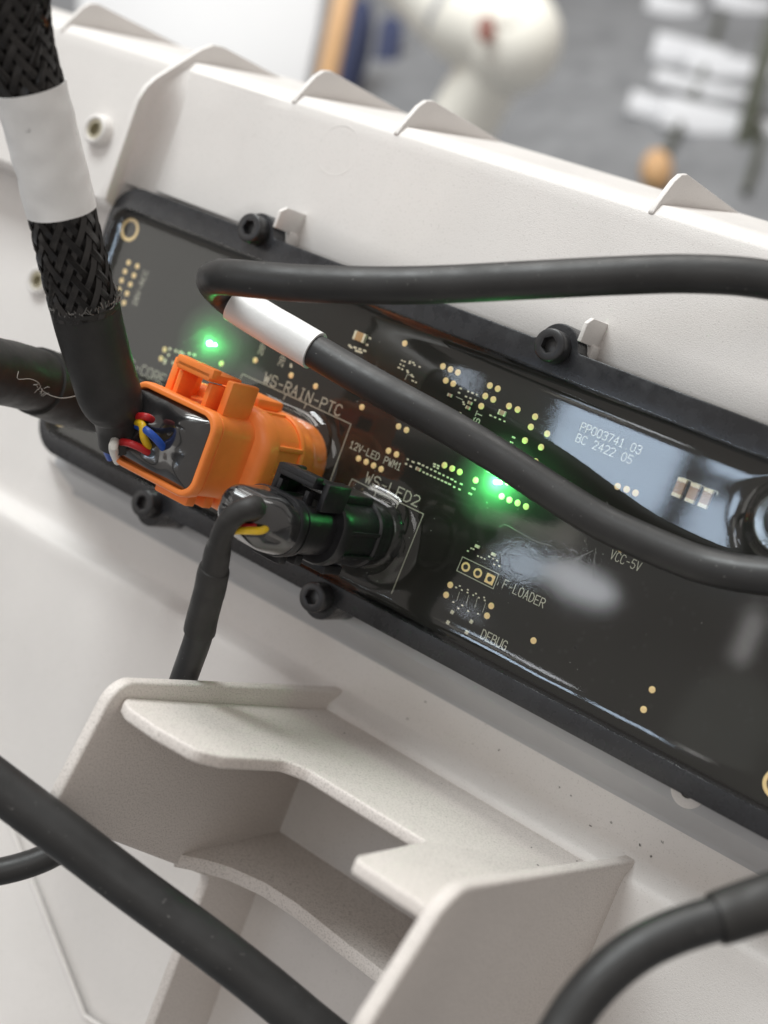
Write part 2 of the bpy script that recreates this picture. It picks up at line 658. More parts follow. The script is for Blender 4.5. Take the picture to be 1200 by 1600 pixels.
# small clips beside the upper lugs
for px0 in ((937, 541), (468, 366)):
    x = onz(px0, -5.0)[0]
    y = onz(px0, -5.0)[1]
    pts = [(x, y - 0.6, -6), (x, y + 3.9, -5.6), (x, y + 3.7, 0.9), (x, y + 2.6, 2.6), (x, y - 0.6, 2.6)]
    obj('clip', prism(pts, (-0.75, 0, 0), 0.15, 2), WHITE, hous, smooth=40)
    obj('clip_foot', box((x - 1.9, y - 2.4, -3.6), (4.6, 4.4, 3.4), 0.4), WHITE, hous, smooth=40)

# ejector-pin ring on the panel
c = onz((528, 235), -5.0)
bm = bm_new()
for k in range(48):
    a, b = 2 * math.pi * k / 48, 2 * math.pi * (k + 1) / 48
    q = [(math.cos(t) * r + c[0], math.sin(t) * r + c[1], h) for t, r, h in
         ((a, 4.55, -5.0), (b, 4.55, -5.0), (b, 4.72, -4.95), (a, 4.72, -4.95), (b, 4.9, -5.0), (a, 4.9, -5.0))]
    vs = [bm.verts.new(p) for p in q]
    bm.faces.new((vs[0], vs[1], vs[2], vs[3]))
    bm.faces.new((vs[3], vs[2], vs[4], vs[5]))
obj('ejector_mark', fix(bm), WHITE, hous)


# screw bosses with metal inserts
def boss(p, z, rr):
    c = onz(p, z)
    b = obj('boss', lathe(c, [(rr * 1.55, -0.6), (rr * 1.45, 0.3), (rr * 1.38, 1.5), (rr * 1.3, 1.8), (rr * 1.05, 1.9), (rr * 0.92, 1.6), (rr * 0.9, -1.2)]), WHITE, hous, org=c, smooth=50)
    obj('insert', lathe(c, [(rr * .9, 0.2), (rr * .9, 1.55), (rr * .6, 1.62), (rr * .56, 1.2), (rr * .55, -0.5)]), BRASS, b, smooth=50)
    obj('insert_hole', lathe(c, [(rr * .54, -0.6), (rr * .54, -0.3)]), HOLE, b)


boss((156, 205), -4.6, 2.3)
boss((66, 440), -16.2, 2.3)
# half-hidden boss on the ledge by the right end of the tray
c = onz((1074, 1240), -6.4)
b = obj('boss', lathe((c[0], c[1] + .6, -6.5), [(2.9, -3), (2.9, 0.35), (2.7, 0.5), (1.3, 0.5), (1.2, 0.1), (1.2, -2)]), WHITE, hous, org=c, smooth=50)
obj('peg', lathe((c[0], c[1] + .6, -6.5), [(1.1, -1), (1.1, 0.9), (0.8, 1.2)]), HOLE, b)

# bracket: two side plates, a notched top shelf and a curved lower shelf
brk = bpy.data.objects.new('bracket', None)
_prep(brk, hous, Vector((28, -50, -11)))
X1 = -2.6
left_out = [(-37.0, -15.2), (-32.0, 51.0), (-53.6, 55.8), (-58.4, 44.6), (-73.4, 6.6), (-112, 6.4), (-112, -16), (-60, -16), (-40, -16)]
pts = round_poly([(X1, y, z) for y, z in left_out], [0, 4.5, 4.5, 2, 2.6, 0, 0, 0, 0], 7)
obj('side_plate', prism(pts, (-2.2, 0, 0), 0.55, 3), GRAIN, brk, smooth=40)
X2 = 61.5
right_out = [(-37.4, -16.5), (-28.6, 57.0), (-46.5, 66.5), (-75, 62), (-98, 10), (-112, 8), (-112, -16), (-60, -16)]
pts = round_poly([(X2, y, z) for y, z in right_out], [0, 7.0, 6, 2, 2, 0, 0, 0], 9)
obj('side_plate', prism(pts, (-2.4, 0, 0), 0.7, 3), GRAIN, brk, smooth=40)
# top shelf: tilted plane through the step and the front edge
sh = lambda x, z: (x, -41.0 + (z + 15) * 0.0985, z)
shelf = [(X1 - .4, -12), (X1 - .4, 47.5), (-1.6, 49.6), (1.0, 51.4), (7.6, 51.8), (14.6, 50.4), (16.6, 46.0), (17.2, 38.0), (17.8, 31.5), (21.0, 29.0), (43.0, 28.4), (44.4, 50.8), (45.4, 52.8), (59.4, 52.8), (59.4, -12)]
pts = round_poly([sh(x, z) for x, z in shelf], [0, 0, .6, 2, 3, 3.0, 4, 5, 3, 2, 0.5, 0.8, 0.8, 0, 0], 5)
obj('top_shelf', prism(pts, (0, -2.1, 0.1), 0.45, 3), GRAIN, brk, smooth=40)
low = [(X1 - .4, -13), (X1 - .4, 19.0), (0.4, 14.5), (4.0, 11.6), (10.0, 9.2), (17.0, 8.8), (28.0, 10.2), (40.0, 11.4), (59.4, 12.5), (59.4, -13)]
pts = [Vector((x, -66.6, z)) for x, z in low]
obj('lower_shelf', prism(pts, (0, -2.6, 0), 0.3, 2), GRAIN, brk, smooth=40)

# crumbs on the channel and shelf
bm = bm_new()
for p, h in (((875, 1230), -15.1), ((923, 1290), -15.1), ((955, 1285), -15.1), ((1000, 1320), -15.1), ((1017, 1338), -15.1), ((1035, 1316), -15.1),
             ((892, 1242), -15.1), ((665, 1097), -15.1), ((780, 1172), -15.1), ((637, 1123), -15.1)):
    c = onz(p, h)
    a = random.random() * 3.1
    for k in range(3):
        add_box(bm, (c[0] + random.uniform(-.18, .18), c[1] + random.uniform(-.12, .12), h + .05), (random.uniform(.12, .45), .08, .07),
                (Vector((math.cos(a), math.sin(a), 0)), Vector((-math.sin(a), math.cos(a), 0)), Vector((0, 0, 1))))
        a += random.uniform(-.7, .7)
for p in ((494, 1120), (830, 1325), (901, 1346), (538, 1146), (690, 1225), (840, 1352)):
    c = on(p, (0, -41, -15), (0, 1, -0.0985))
    add_box(bm, (c[0], c[1] + .08, c[2]), (random.uniform(.15, .35), .08, .16))
tag(obj('debris', fix(bm), SPECK), 'tiny black crumbs lying along the off-white channel and shelf', 'debris', kind='stuff')

# ------------------------------------------------------------------ circuit tray
mod = thing('circuit_module', (0, 9, -1), 'black tray with a resin-potted circuit board and green lights', 'circuit board')
ZT = 2.0
LUGS_U = [-46.3, 20.4]
LUGS_L = [-4.7, -48.2]
YU, YLo = 37.9, -19.0
XA, XB = -84.0, 89.0


def bump(d, r=3.7):
    d = abs(d)
    cir = math.sqrt(max(r * r - d * d, 0)) if d < r else -3 * (d - r)
    k = 2.2
    hh = max(k - abs(cir - 0), 0) / k
    return max(cir, 0) + hh * hh * k * .25


outl = []
N = 10
for k in range(N + 1):      # corner lower-left
    a = math.pi + math.pi / 2 * k / N
    outl.append((XA + 7 + 7 * math.cos(a), YLo + 7 + 7 * math.sin(a)))
dx = np.arange(-7, 7.01, 0.35)
for lx in sorted(LUGS_L):
    for d in dx:
        outl.append((lx + d, YLo - bump(d)))
for k in range(N + 1):
    a = -math.pi / 2 + math.pi / 2 * k / N
    outl.append((XB - 7 + 7 * math.cos(a), YLo + 7 + 7 * math.sin(a)))
for k in range(N + 1):
    a = math.pi / 2 * k / N
    outl.append((XB - 7 + 7 * math.cos(a), YU - 7 + 7 * math.sin(a)))
for lx in sorted(LUGS_U, reverse=True):
    for d in dx[::-1]:
        outl.append((lx + d, YU + bump(d)))
for k in range(N + 1):
    a = math.pi / 2 + math.pi / 2 * k / N
    outl.append((XA + 7 + 7 * math.cos(a), YU - 7 + 7 * math.sin(a)))
IX0, IX1, IY0, IY1 = -82.6, 86.0, -15.4, 33.4
inner = rrect((IX0 + IX1) / 2, (IY0 + IY1) / 2, IX1 - IX0, IY1 - IY0, 4.0, 8)
bm = bm_new()


def ring_edges(pts, z):
    vs = [bm.verts.new((p[0], p[1], z)) for p in pts]
    return vs, [bm.edges.new((vs[i], vs[(i + 1) % len(vs)])) for i in range(len(vs))]


def inset(pts, d):
    out = []
    n = len(pts)
    for i in range(n):
        a, b = Vector(pts[i - 1]), Vector(pts[(i + 1) % n])
        t = (b - a).normalized()
        nrm = Vector((-t.y, t.x))
        out.append((pts[i][0] + nrm.x * d, pts[i][1] + nrm.y * d))
    return out


def dedupe(pts):
    out = [pts[0]]
    for p in pts[1:]:
        if math.hypot(p[0] - out[-1][0], p[1] - out[-1][1]) > 1e-4:
            out.append(p)
    return out


outl = dedupe(outl)
inner = dedupe(inner)
o_top = inset(outl, 0.35)
vt, et = ring_edges(o_top, ZT)
vi, ei = ring_edges(inner, ZT)
bmesh.ops.triangle_fill(bm, use_beauty=True, edges=et + ei)
vs_prev = vt
for ins, z in ((0.10, ZT - 0.10), (0.0, ZT - 0.4), (0.0, -6.4)):
    vs = [bm.verts.new((p[0], p[1], z)) for p in inset(outl, ins)]
    for i in range(len(vs)):
        bm.faces.new((vs_prev[i], vs_prev[(i + 1) % len(vs)], vs[(i + 1) % len(vs)], vs[i]))
    vs_prev = vs
vs = [bm.verts.new((p[0], p[1], -1.7)) for p in inner]
for i in range(len(vs)):
    bm.faces.new((vi[i], vi[(i + 1) % len(vs)], vs[(i + 1) % len(vs)], vs[i]))
bm.faces.new(vs)
obj('tray', fix(bm), TRAY, mod, smooth=30)

pcb = obj('board', box((1.7, 9, -0.85), (167.0, 47.6, 1.7), 0.0), PCBM, mod, smooth=None)


# socket bases and mounds that the resin climbs
def rr_sd(x, y, cx, cy, w, h, r):
    qx = abs(x - cx) - (w / 2 - r)
    qy = abs(y - cy) - (h / 2 - r)
    return math.hypot(max(qx, 0), max(qy, 0)) + min(max(qx, qy), 0) - r


OC, LC, CC = (-26.3, 0.3), (-0.9, -3.9), (-63.0, -3.0)
MOUNDS = [(*OC, 23.6, 17.6, 7.0, 3.6, 1.2), (*LC, 14.6, 12.0, 5.4, 3.4, 1.1), (*CC, 11.6, 11.6, 5.7, 0.5, 0.8), (66.6, 25.4, 10.4, 10.4, 5.19, 2.4, 0.9)]


def resin_h(x, y):
    h = 0.85
    wv = 1 + .10 * noise.noise(Vector((x * .11, y * .11, 8.3)))
    dl, dr_, db, dt = x - IX0, IX1 - x, y - IY0, IY1 - y
    h += 1.25 * math.exp(-max(dl, 0) / 1.6)
    h += 1.1 * math.exp(-max(dr_, 0) / 1.2)
    h += .8 * wv * math.exp(-max(db, 0) / (1.1 * wv))
    h += 1.05 * math.exp(-max(dt, 0) / 1.1)
    for cx, cy, w, hh, r, a, s in MOUNDS:
        d = rr_sd(x, y, cx, cy, w, hh, r)
        h = max(h, 0.85 + a * math.exp(-max(d, 0) / s) if d > 0 else 0.85 + a)
    h += 0.024 * noise.noise(Vector((x * 0.05, y * 0.05, 3.1)))
    return h


bm = bm_new()
nx, ny = 420, 130
gv = []
for j in range(ny + 1):
    y = IY0 - 0.3 + (IY1 - IY0 + 0.6) * j / ny
    r_ = []
    for i in range(nx + 1):
        x = IX0 - 0.3 + (IX1 - IX0 + 0.6) * i / nx
        h = resin_h(x, y)
        if x < IX0 or x > IX1 or y < IY0 or y > IY1:
            h = min(h, 1.6)
        r_.append(bm.verts.new((x, y, min(h, ZT - 0.06) if (x < IX0 + .6 or x > IX1 - .6 or y < IY0 + .5 or y > IY1 - .5) else h)))
    gv.append(r_)
for j in range(ny):
    for i in range(nx):
        bm.faces.new((gv[j][i], gv[j][i + 1], gv[j + 1][i + 1], gv[j + 1][i]))
obj('resin', bm, RESIN, mod, smooth=180)


# lug screws
def screw(x, y, z0, parent, zh=3.0, r=2.75, rot=0.0):
    org = (x, y, z0)
    s = obj('screw', lathe(org, [(r * .96, 0), (r, 0.15), (r, zh - .35), (r * .97, zh - .12), (r * .9, zh), (1.62, zh)], 40), SCREWM, parent, org=org, smooth=40)
    bm = bm_new()
    ring = lambda rr, h, n=24: [Vector((x + rr * math.cos(2 * math.pi * k / n + rot), y + rr * math.sin(2 * math.pi * k / n + rot), z0 + h)) for k in range(n)]

    def hexr(rr, h):
        out = []
        for k in range(24):
            a = 2 * math.pi * k / 24
            seg = (a % (math.pi / 3)) - math.pi / 6
            q = rr * math.cos(math.pi / 6) / math.cos(seg)
            out.append(Vector((x + q * math.cos(a + rot), y + q * math.sin(a + rot), z0 + h)))
        return out
    add_loft(bm, [ring(1.64, zh + .002), hexr(1.46, zh - .06), hexr(1.42, zh - 1.5)], False, False)
    obj('socket', fix(bm), SCREWM, s, smooth=30)
    obj('socket_floor', lathe((x, y, z0 + zh - 1.9), [(1.38, 0), (1.36, 0.35), (0.5, 0.5)], 18), SOCKET, s)
    return s


def open_top(s):
    me = s.data
    b = bmesh.new()
    b.from_mesh(me)
    top = [f for f in b.faces if len(f.verts) > 8 and f.normal.z > .9]
    bmesh.ops.delete(b, geom=top, context='FACES_ONLY')
    b.to_mesh(me)
    b.free()


for (x, y, rt) in ((-46.3, 38.1, .2), (20.4, 37.5, .5), (-4.7, -18.6, .35), (-48.2, -18.2, .6)):
    open_top(screw(x, y, ZT, mod, rot=rt))

# standoff at the right end, its screw under the resin
obj('standoff', lathe((66.6, 25.4, 0), [(5.0, 0), (5.0, 2.6), (4.7, 2.9), (3.6, 2.9), (3.4, 2.4)], 40), plain('clear_grey_standoff', (0.06, 0.07, 0.07), 0.15, coat=0.5), mod, smooth=40)
open_top(screw(66.6, 25.4, 2.5, mod, 2.4, 2.9))

# gold rings at the board's mounting holes
for p in ((203, 359), (97, 648), (1216, 1226)):
    c = onz(p, 0.0)
    obj('mounting_ring', lathe((c[0], c[1], 0), [(2.35, 0), (2.35, 0.06), (1.75, 0.06), (1.7, 0.0)], 36), GOLD, mod, org=(c[0], c[1], 0), smooth=None)
    obj('mounting_hole', lathe((c[0], c[1], 0), [(1.7, 0.0), (1.7, 0.03)], 30), HOLE, mod, org=(c[0], c[1], 0), smooth=None)

# test pads
PADS = []
for off, k, lst in (((150, 390), 4.8, [(245, 98), (310, 125), (218, 165), (285, 195), (193, 232), (258, 262), (173, 300), (233, 330), (210, 400), (515, 750), (488, 818), (942, 855), (1195, 830)]),
                    ((380, 500), 6.667, [(500, 577), (755, 690)]),
                    ((530, 500), 8.0, [(820, 293), (285, 1090)]),
                    ((600, 540), 6.0, [(553, 195), (623, 223), (693, 252), (580, 328), (650, 357), (993, 375), (1067, 405), (950, 473), (1025, 505), (912, 568), (1172, 567), (137, 758), (211, 792)]),
                    ((520, 650), 5.4545, [(475, 297), (543, 328), (220, 363), (285, 392), (348, 423), (412, 453), (952, 420), (1017, 448), (1082, 477)]),
                    ((700, 560), 6.0, [(653, 480), (817, 547), (777, 643), (722, 770), (930, 707), (873, 833), (672, 890), (820, 967), (260, 1143), (560, 1160)]),
                    ((620, 690), 5.0, [(820, 428), (880, 456), (945, 480), (1010, 508)]),
                    ((670, 840), 5.714, [(192, 423), (155, 512), (557, 610), (520, 698), (935, 920)]),
                    ((800, 800), 3.0, [(657, 833), (617, 926)]),
                    ((840, 760), 6.0, [(750, 0), (835, 28), (918, 62), (780, 588)]),
                    ((40, 600), 7.5, [(670, 440)])):
    PADS += [(off[0] + a / k, off[1] + b / k) for a, b in lst]
c = onz(PADS[0])
pad0 = obj('pad', lathe((c[0], c[1], 0.0), [(0.56, 0), (0.55, 0.05), (0.50, 0.07)], 20), GOLD, mod, org=(c[0], c[1], 0), smooth=30)
for p in PADS[1:]:
    c = onz(p)
    dup(pad0, (c[0], c[1], 0), mod)

# three-hole header: two round rings and a square one
hp = [onz((670 + a / 5.714, 840 + b / 5.714)) for a, b in ((330, 262), (437, 317), (545, 370))]
for i, c in enumerate(hp):
    if i < 2:
        bm = lathe((c[0], c[1], 0), [(0.84, 0), (0.82, 0.07), (0.5, 0.07), (0.46, 0.0)], 28)
    else:
        bm = loft_z([(0, c[0], c[1], 1.7, 1.7, .05), (0.07, c[0], c[1], 1.66, 1.66, .05)], 2)
    obj('header_ring', bm, GOLD, mod, org=(c[0], c[1], 0), smooth=None)
    obj('header_hole', lathe((c[0], c[1], 0), [(0.45, 0.0), (0.45, 0.085)], 22), HOLE, mod, org=(c[0], c[1], 0), smooth=None)


# chip capacitors: body with two end caps
def chip(p, L, W, H, mat, vertical):
    c = onz(p, H)
    c[2] = 0
    d = Vector((0, 1, 0)) if vertical else Vector((1, 0, 0))
    s = (W, L * .62, H) if vertical else (L * .62, W, H)
    e = (W + .04, L * .19, H + .04) if vertical else (L * .19, W + .04, H + .04)
    o = obj('capacitor', box((c[0], c[1], H / 2), s, 0.05), mat, mod, org=c, smooth=None)
    for sg in (-1, 1):
        q = Vector(c) + d * (sg * L * .405)
        obj('end_cap', box((q.x, q.y, H / 2 + .02), e, 0.06), TIN, o, smooth=None)
    return o


CAPS = [((1061, 762), 3.1, 1.5, .75, CERAM, True), ((1081.5, 770.5), 3.1, 1.5, .75, CERAM, True), ((1102, 778.5), 3.1, 1.5, .75, CERAM, True),
        ((561, 526), 2.5, 1.6, .8, CERAMO, False), ((783.7, 645), 1.4, .85, .4, CERAM, False),
        ((702.5, 617.5), .9, .5, .3, CERAM, False), ((733.8, 629.5), .85, .5, .3, CERAM, False), ((730.8, 637), .85, .5, .3, CERAM, False),
        ((653, 733), 1.0, .55, .3, CERAM, False), ((745.3, 854), .9, .5, .3, TIN, False), ((770.6, 866.3), .9, .5, .3, TIN, False)]
for a in CAPS:
    chip(*a)

# lit diodes, each in an added scattering disc that makes its halo
def halo_material():
    m = bpy.data.materials.new('halo_haze')
    m.use_nodes = True
    nt = m.node_tree
    nt.nodes.clear()
    out = nt.nodes.new('ShaderNodeOutputMaterial')
    sc = nt.nodes.new('ShaderNodeVolumeScatter')
    sc.inputs['Color'].default_value = (1, 1, 1, 1)
    tc = nt.nodes.new('ShaderNodeTexCoord')
    ln = nt.nodes.new('ShaderNodeVectorMath')
    ln.operation = 'LENGTH'
    mr = nt.nodes.new('ShaderNodeMapRange')
    mr.inputs['From Min'].default_value = 0.0
    mr.inputs['From Max'].default_value = 0.0085
    mr.inputs['To Min'].default_value = 260
    mr.inputs['To Max'].default_value = 0
    nt.links.new(tc.outputs['Object'], ln.inputs[0])
    nt.links.new(ln.outputs['Value'], mr.inputs['Value'])
    nt.links.new(mr.outputs['Result'], sc.inputs['Density'])
    nt.links.new(sc.outputs[0], out.inputs['Volume'])
    return m


HALO = halo_material()
for p, e in (((326, 536), 0.007), ((774, 753), 0.018)):
    c = onz(p, 0.5)
    o = obj('light_diode', lathe((c[0], c[1], 0), [(0.42, 0), (0.42, 0.3), (0.34, 0.5), (0.12, 0.58)], 20), LED, mod, org=(c[0], c[1], 0))
    obj('halo_haze', lathe((c[0], c[1], 0), [(8.6, 0.02), (8.6, 0.78)], 40), HALO, mod, org=(c[0], c[1], 0.4), smooth=None)
    for kind, frac, zz in (('SPOT', 0.6, 3.2), ('POINT', 0.16, 0.95)):   # spot added above the diode for the green pool, and the diode's own spill
        l = bpy.data.lights.new('green_diode_lamp', kind)
        l.energy = e * frac
        l.color = (0.10, 1.0, 0.22)
        l.shadow_soft_size = 0.0003
        if kind == 'SPOT':
            l.spot_size = math.radians(176)
            l.spot_blend = 0.3
        lo = bpy.data.objects.new('green_diode_lamp', l)
        col.objects.link(lo)
        lo.location = Vector((c[0], c[1], zz)) * MM

# dark vias and stray scratches
bm = bm_new()
for k in range(70):
    x, y = random.uniform(32, 74), random.uniform(-12.5, 9)
    q = [bm.verts.new((x + .38 * math.cos(a * math.pi / 4), y + .38 * math.sin(a * math.pi / 4), .012)) for a in range(8)]
    bm.faces.new(q)
tag(obj('via', bm, plain('dark_via', (0.005, 0.005, 0.005), 0.6), mod, smooth=None), kind='stuff')
bm = bm_new()
for pl_ in ([(931, 856), (929, 872), (927, 886), (928, 906)], [(872, 886), (892, 878), (908, 870), (927, 860)], [(842, 908), (862, 896), (880, 892), (905, 876)],
            [(780, 824), (790, 820), (812, 832), (838, 846), (862, 853)], [(958, 796), (952, 792), (948, 784)], [(285, 536), (310, 522), (328, 510)]):
    add_tube(bm, [Vector(q) for q in spline([onz(p, 0.92) for p in pl_], 5)], .028, 3, False)
for k in range(60):
    x, y = random.uniform(-20, 78), random.uniform(-12, 30)
    a = random.random() * 3.1
    add_box(bm, (x, y, resin_h(x, y) + .05), (random.uniform(.08, .22), .07, .05), (Vector((math.cos(a), math.sin(a), 0)), Vector((-math.sin(a), math.cos(a), 0)), Vector((0, 0, 1))))
tag(obj('scratch', bm, plain('pale_scratch', (0.35, 0.35, 0.33), 0.5), mod, smooth=None), kind='stuff')

# small solder pads and silk ticks in rows (far too small to pick apart)
bm = bm_new()


def tick_row(p0, p1, n, w, h, jit=.0):
    a, b = onz(p0), onz(p1)
    for k in range(n):
        f = k / max(1, n - 1)
        q = a + (b - a) * f
        add_box(bm, (q[0] + random.uniform(-jit, jit), q[1] + random.uniform(-jit, jit), .03), (w * random.uniform(.8, 1.2), h, .06))


R = lambda off, k, a, b: (off[0] + a / k, off[1] + b / k)
o5 = (520, 650)
for a, b, n in (((640, 370), (685, 392), 2), ((625, 408), (665, 430), 2), ((735, 405), (1015, 540), 9), ((775, 480), (995, 580), 8), ((1045, 560), (1095, 580), 2), ((1035, 605), (1080, 625), 2), ((868, 410), (900, 425), 2), ((865, 430), (895, 445), 2)):
    tick_row(R(o5, 5.4545, *a), R(o5, 5.4545, *b), n, .5, .28)
o6 = (600, 540)
for a, b, n in (((170, 140), (195, 150), 2), ((155, 175), (185, 190), 2), ((140, 207), (172, 222), 2), ((245, 150), (275, 160), 2), ((240, 165), (335, 200), 3), ((220, 235), (225, 250), 2), ((260, 275), (270, 290), 2), ((270, 330), (300, 345), 2),
                ((720, 402), (705, 442), 2), ((790, 430), (870, 460), 3), ((770, 478), (855, 510), 3), ((745, 530), (750, 550), 2), ((715, 632), (720, 634), 1), ((1000, 655), (1130, 710), 4), ((240, 680), (262, 690), 2)):
    tick_row(R(o6, 6, *a), R(o6, 6, *b), n, .42, .26)
o7 = (670, 840)
for a, b, n in (((380, 95), (400, 103), 2), ((350, 120), (355, 124), 1), ((440, 165), (500, 190), 3), ((540, 170), (610, 205), 3), ((585, 240), (630, 255), 2), ((245, 445), (500, 560), 6), ((278, 432), (495, 535), 4), ((220, 575), (300, 605), 2), ((265, 632), (440, 680), 3)):
    tick_row(R(o7, 5.714, *a), R(o7, 5.714, *b), n, .34, .22)
o8 = (150, 390)
for a, b, n in (((555, 745), (545, 790), 2), ((600, 760), (655, 785), 3), ((520, 830), (515, 850), 2), ((580, 850), (630, 880), 3), ((640, 770), (635, 800), 2), ((610, 865), (605, 890), 2), ((700, 780), (740, 790), 2), ((680, 825), (715, 835), 2)):
    tick_row(R(o8, 4.8, *a), R(o8, 4.8, *b), n, .55, .5)
o9 = (530, 500)
for a, b, n in (((130, 320), (150, 340), 2), ((200, 345), (260, 365), 2), ((215, 385), (275, 405), 3), ((320, 385), (325, 395), 1), ((385, 228), (400, 232), 1), ((350, 310), (360, 320), 1)):
    tick_row(R(o9, 8, *a), R(o9, 8, *b), n, .6, .35)
o2 = (380, 500)
for a, b, n in (((480, 370), (520, 330), 2), ((500, 465), (500, 485), 2), ((590, 425), (640, 380), 2), ((600, 390), (630, 440), 2)):
    tick_row(R(o2, 6.667, *a), R(o2, 6.667, *b), n, .5, .35)
for p in ((610, 738), (591, 785)):
    tick_row(R((700, 560), 6, *p), R((700, 560), 6, p[0] + 12, p[1] + 6), 2, .4, .3)
for p in ((595, 365), (570, 405), (708, 232)):
    tick_row(R((620, 690), 5, *p), R((620, 690), 5, p[0] + 12, p[1] + 6), 2, .35, .3)
for p in ((210, 665), (380, 750), (172, 757), (340, 845)):
    q = onz(R(o7, 5.714, *p))
    for s in ((.75, .3), (.3, .75)):
        add_box(bm, (q[0], q[1], .04), (s[0], s[1], .08), (Vector((.8, .6, 0)), Vector((-.6, .8, 0)), Vector((0, 0, 1))))
tag(obj('solder_point', fix(bm), TIN, mod, smooth=None), kind='stuff')

# ------------------------------------------------------------------ silkscreen: a small stroke font
F = {'A': [[(0, 0), (2, 6), (4, 0)], [(.7, 2), (3.3, 2)]], 'B': [[(0, 0), (0, 6), (2.6, 6), (3.6, 5.3), (3.6, 3.9), (2.6, 3.2), (0, 3.2)], [(2.6, 3.2), (4, 2.4), (4, .8), (2.8, 0), (0, 0)]],
     'C': [[(4, 1), (3, 0), (1.2, 0), (0, 1.2), (0, 4.8), (1.2, 6), (3, 6), (4, 5)]], 'D': [[(0, 0), (0, 6), (2.2, 6), (4, 4.4), (4, 1.6), (2.2, 0), (0, 0)]],
     'E': [[(4, 0), (0, 0), (0, 6), (4, 6)], [(0, 3.1), (3, 3.1)]], 'F': [[(0, 0), (0, 6), (4, 6)], [(0, 3.1), (3, 3.1)]],
     'G': [[(4, 5), (3, 6), (1.2, 6), (0, 4.8), (0, 1.2), (1.2, 0), (3, 0), (4, 1), (4, 2.8), (2.4, 2.8)]], 'I': [[(2, 0), (2, 6)], [(1, 0), (3, 0)], [(1, 6), (3, 6)]],
     'L': [[(0, 6), (0, 0), (4, 0)]], 'M': [[(0, 0), (0, 6), (2, 2.6), (4, 6), (4, 0)]], 'N': [[(0, 0), (0, 6), (4, 0), (4, 6)]],
     'O': [[(1.2, 0), (2.8, 0), (4, 1.2), (4, 4.8), (2.8, 6), (1.2, 6), (0, 4.8), (0, 1.2), (1.2, 0)]], 'P': [[(0, 0), (0, 6), (2.8, 6), (4, 5.1), (4, 3.7), (2.8, 2.8), (0, 2.8)]],
     'R': [[(0, 0), (0, 6), (2.8, 6), (4, 5.1), (4, 3.8), (2.8, 3), (0, 3)], [(2, 3), (4, 0)]], 'S': [[(0, 1), (1, 0), (3, 0), (4, 1), (4, 2.3), (3, 3), (1, 3.1), (0, 4), (0, 5), (1, 6), (3, 6), (4, 5)]],
     'T': [[(0, 6), (4, 6)], [(2, 6), (2, 0)]], 'U': [[(0, 6), (0, 1.2), (1.2, 0), (2.8, 0), (4, 1.2), (4, 6)]], 'V': [[(0, 6), (2, 0), (4, 6)]], 'W': [[(0, 6), (1, 0), (2, 4), (3, 0), (4, 6)]],
     '0': [[(1.2, 0), (2.8, 0), (4, 1.2), (4, 4.8), (2.8, 6), (1.2, 6), (0, 4.8), (0, 1.2), (1.2, 0)]], '1': [[(.6, 4.8), (2, 6), (2, 0)], [(.6, 0), (3.4, 0)]],
     '2': [[(0, 5), (1, 6), (3, 6), (4, 5), (4, 3.9), (0, 0), (4, 0)]], '3': [[(0, 5.2), (1, 6), (3, 6), (4, 5), (4, 4), (3, 3.2), (1.6, 3.2)], [(3, 3.2), (4, 2.4), (4, 1), (3, 0), (1, 0), (0, .8)]],
     '4': [[(3, 0), (3, 6), (0, 2), (4, 2)]], '5': [[(4, 6), (.4, 6), (0, 3.4), (2.6, 3.6), (4, 2.6), (4, 1.1), (2.8, 0), (1, 0), (0, .8)]],
     '7': [[(0, 6), (4, 6), (1.4, 0)]], '8': [[(1, 3.2), (0, 4), (0, 5.2), (1, 6), (3, 6), (4, 5.2), (4, 4), (3, 3.2), (1, 3.2), (0, 2.3), (0, .9), (1, 0), (3, 0), (4, .9), (4, 2.3), (3, 3.2)]],
     '-': [[(.6, 2.8), (3.4, 2.8)]], '.': [[(1.8, 0), (2.2, .3)]], ' ': []}


def add_stroke(bm, pts, w, z=0.03):
    """flat printed ribbon through 2D points, with a little thickness"""
    pts = [Vector((p[0], p[1])) for p in pts]
    for a, b in zip(pts, pts[1:]):
        d = b - a
        if d.length < 1e-6:
            continue
        d.normalize()
        n = Vector((-d.y, d.x)) * w / 2
        e = d * w * .45
        q = [a - e + n, a - e - n, b + e - n, b + e + n]
        lo = [bm.verts.new((p.x, p.y, z)) for p in q]
        bm.faces.new(lo)
        z += 0.0006


def text(s, p0, p1, cap, w=0.17, mat=None, name='lettering'):
    """text whose baseline runs from p0 to p1 as sighted on the board"""
    a, b = onz(p0), onz(p1)
    d = Vector((b[0] - a[0], b[1] - a[1]))
    L = d.length
    # snap to the board's axes
    d = Vector((1, 0)) if abs(d.x) > abs(d.y) else Vector((0, 1 if d.y > 0 else -1))
    n = Vector((-d.y, d.x))
    adv = L / (len(s) - 0.3)
    cw = adv * 0.70
    bm = bm_new()
    for i, ch in enumerate(s):
        for st in F[ch]:
            add_stroke(bm, [Vector((a[0], a[1])) + d * (i * adv + px_ / 4 * cw) + n * (py_ / 6 * cap) for px_, py_ in st], w)
    return obj(name, bm, mat or SILK, mod, smooth=None, own=True)


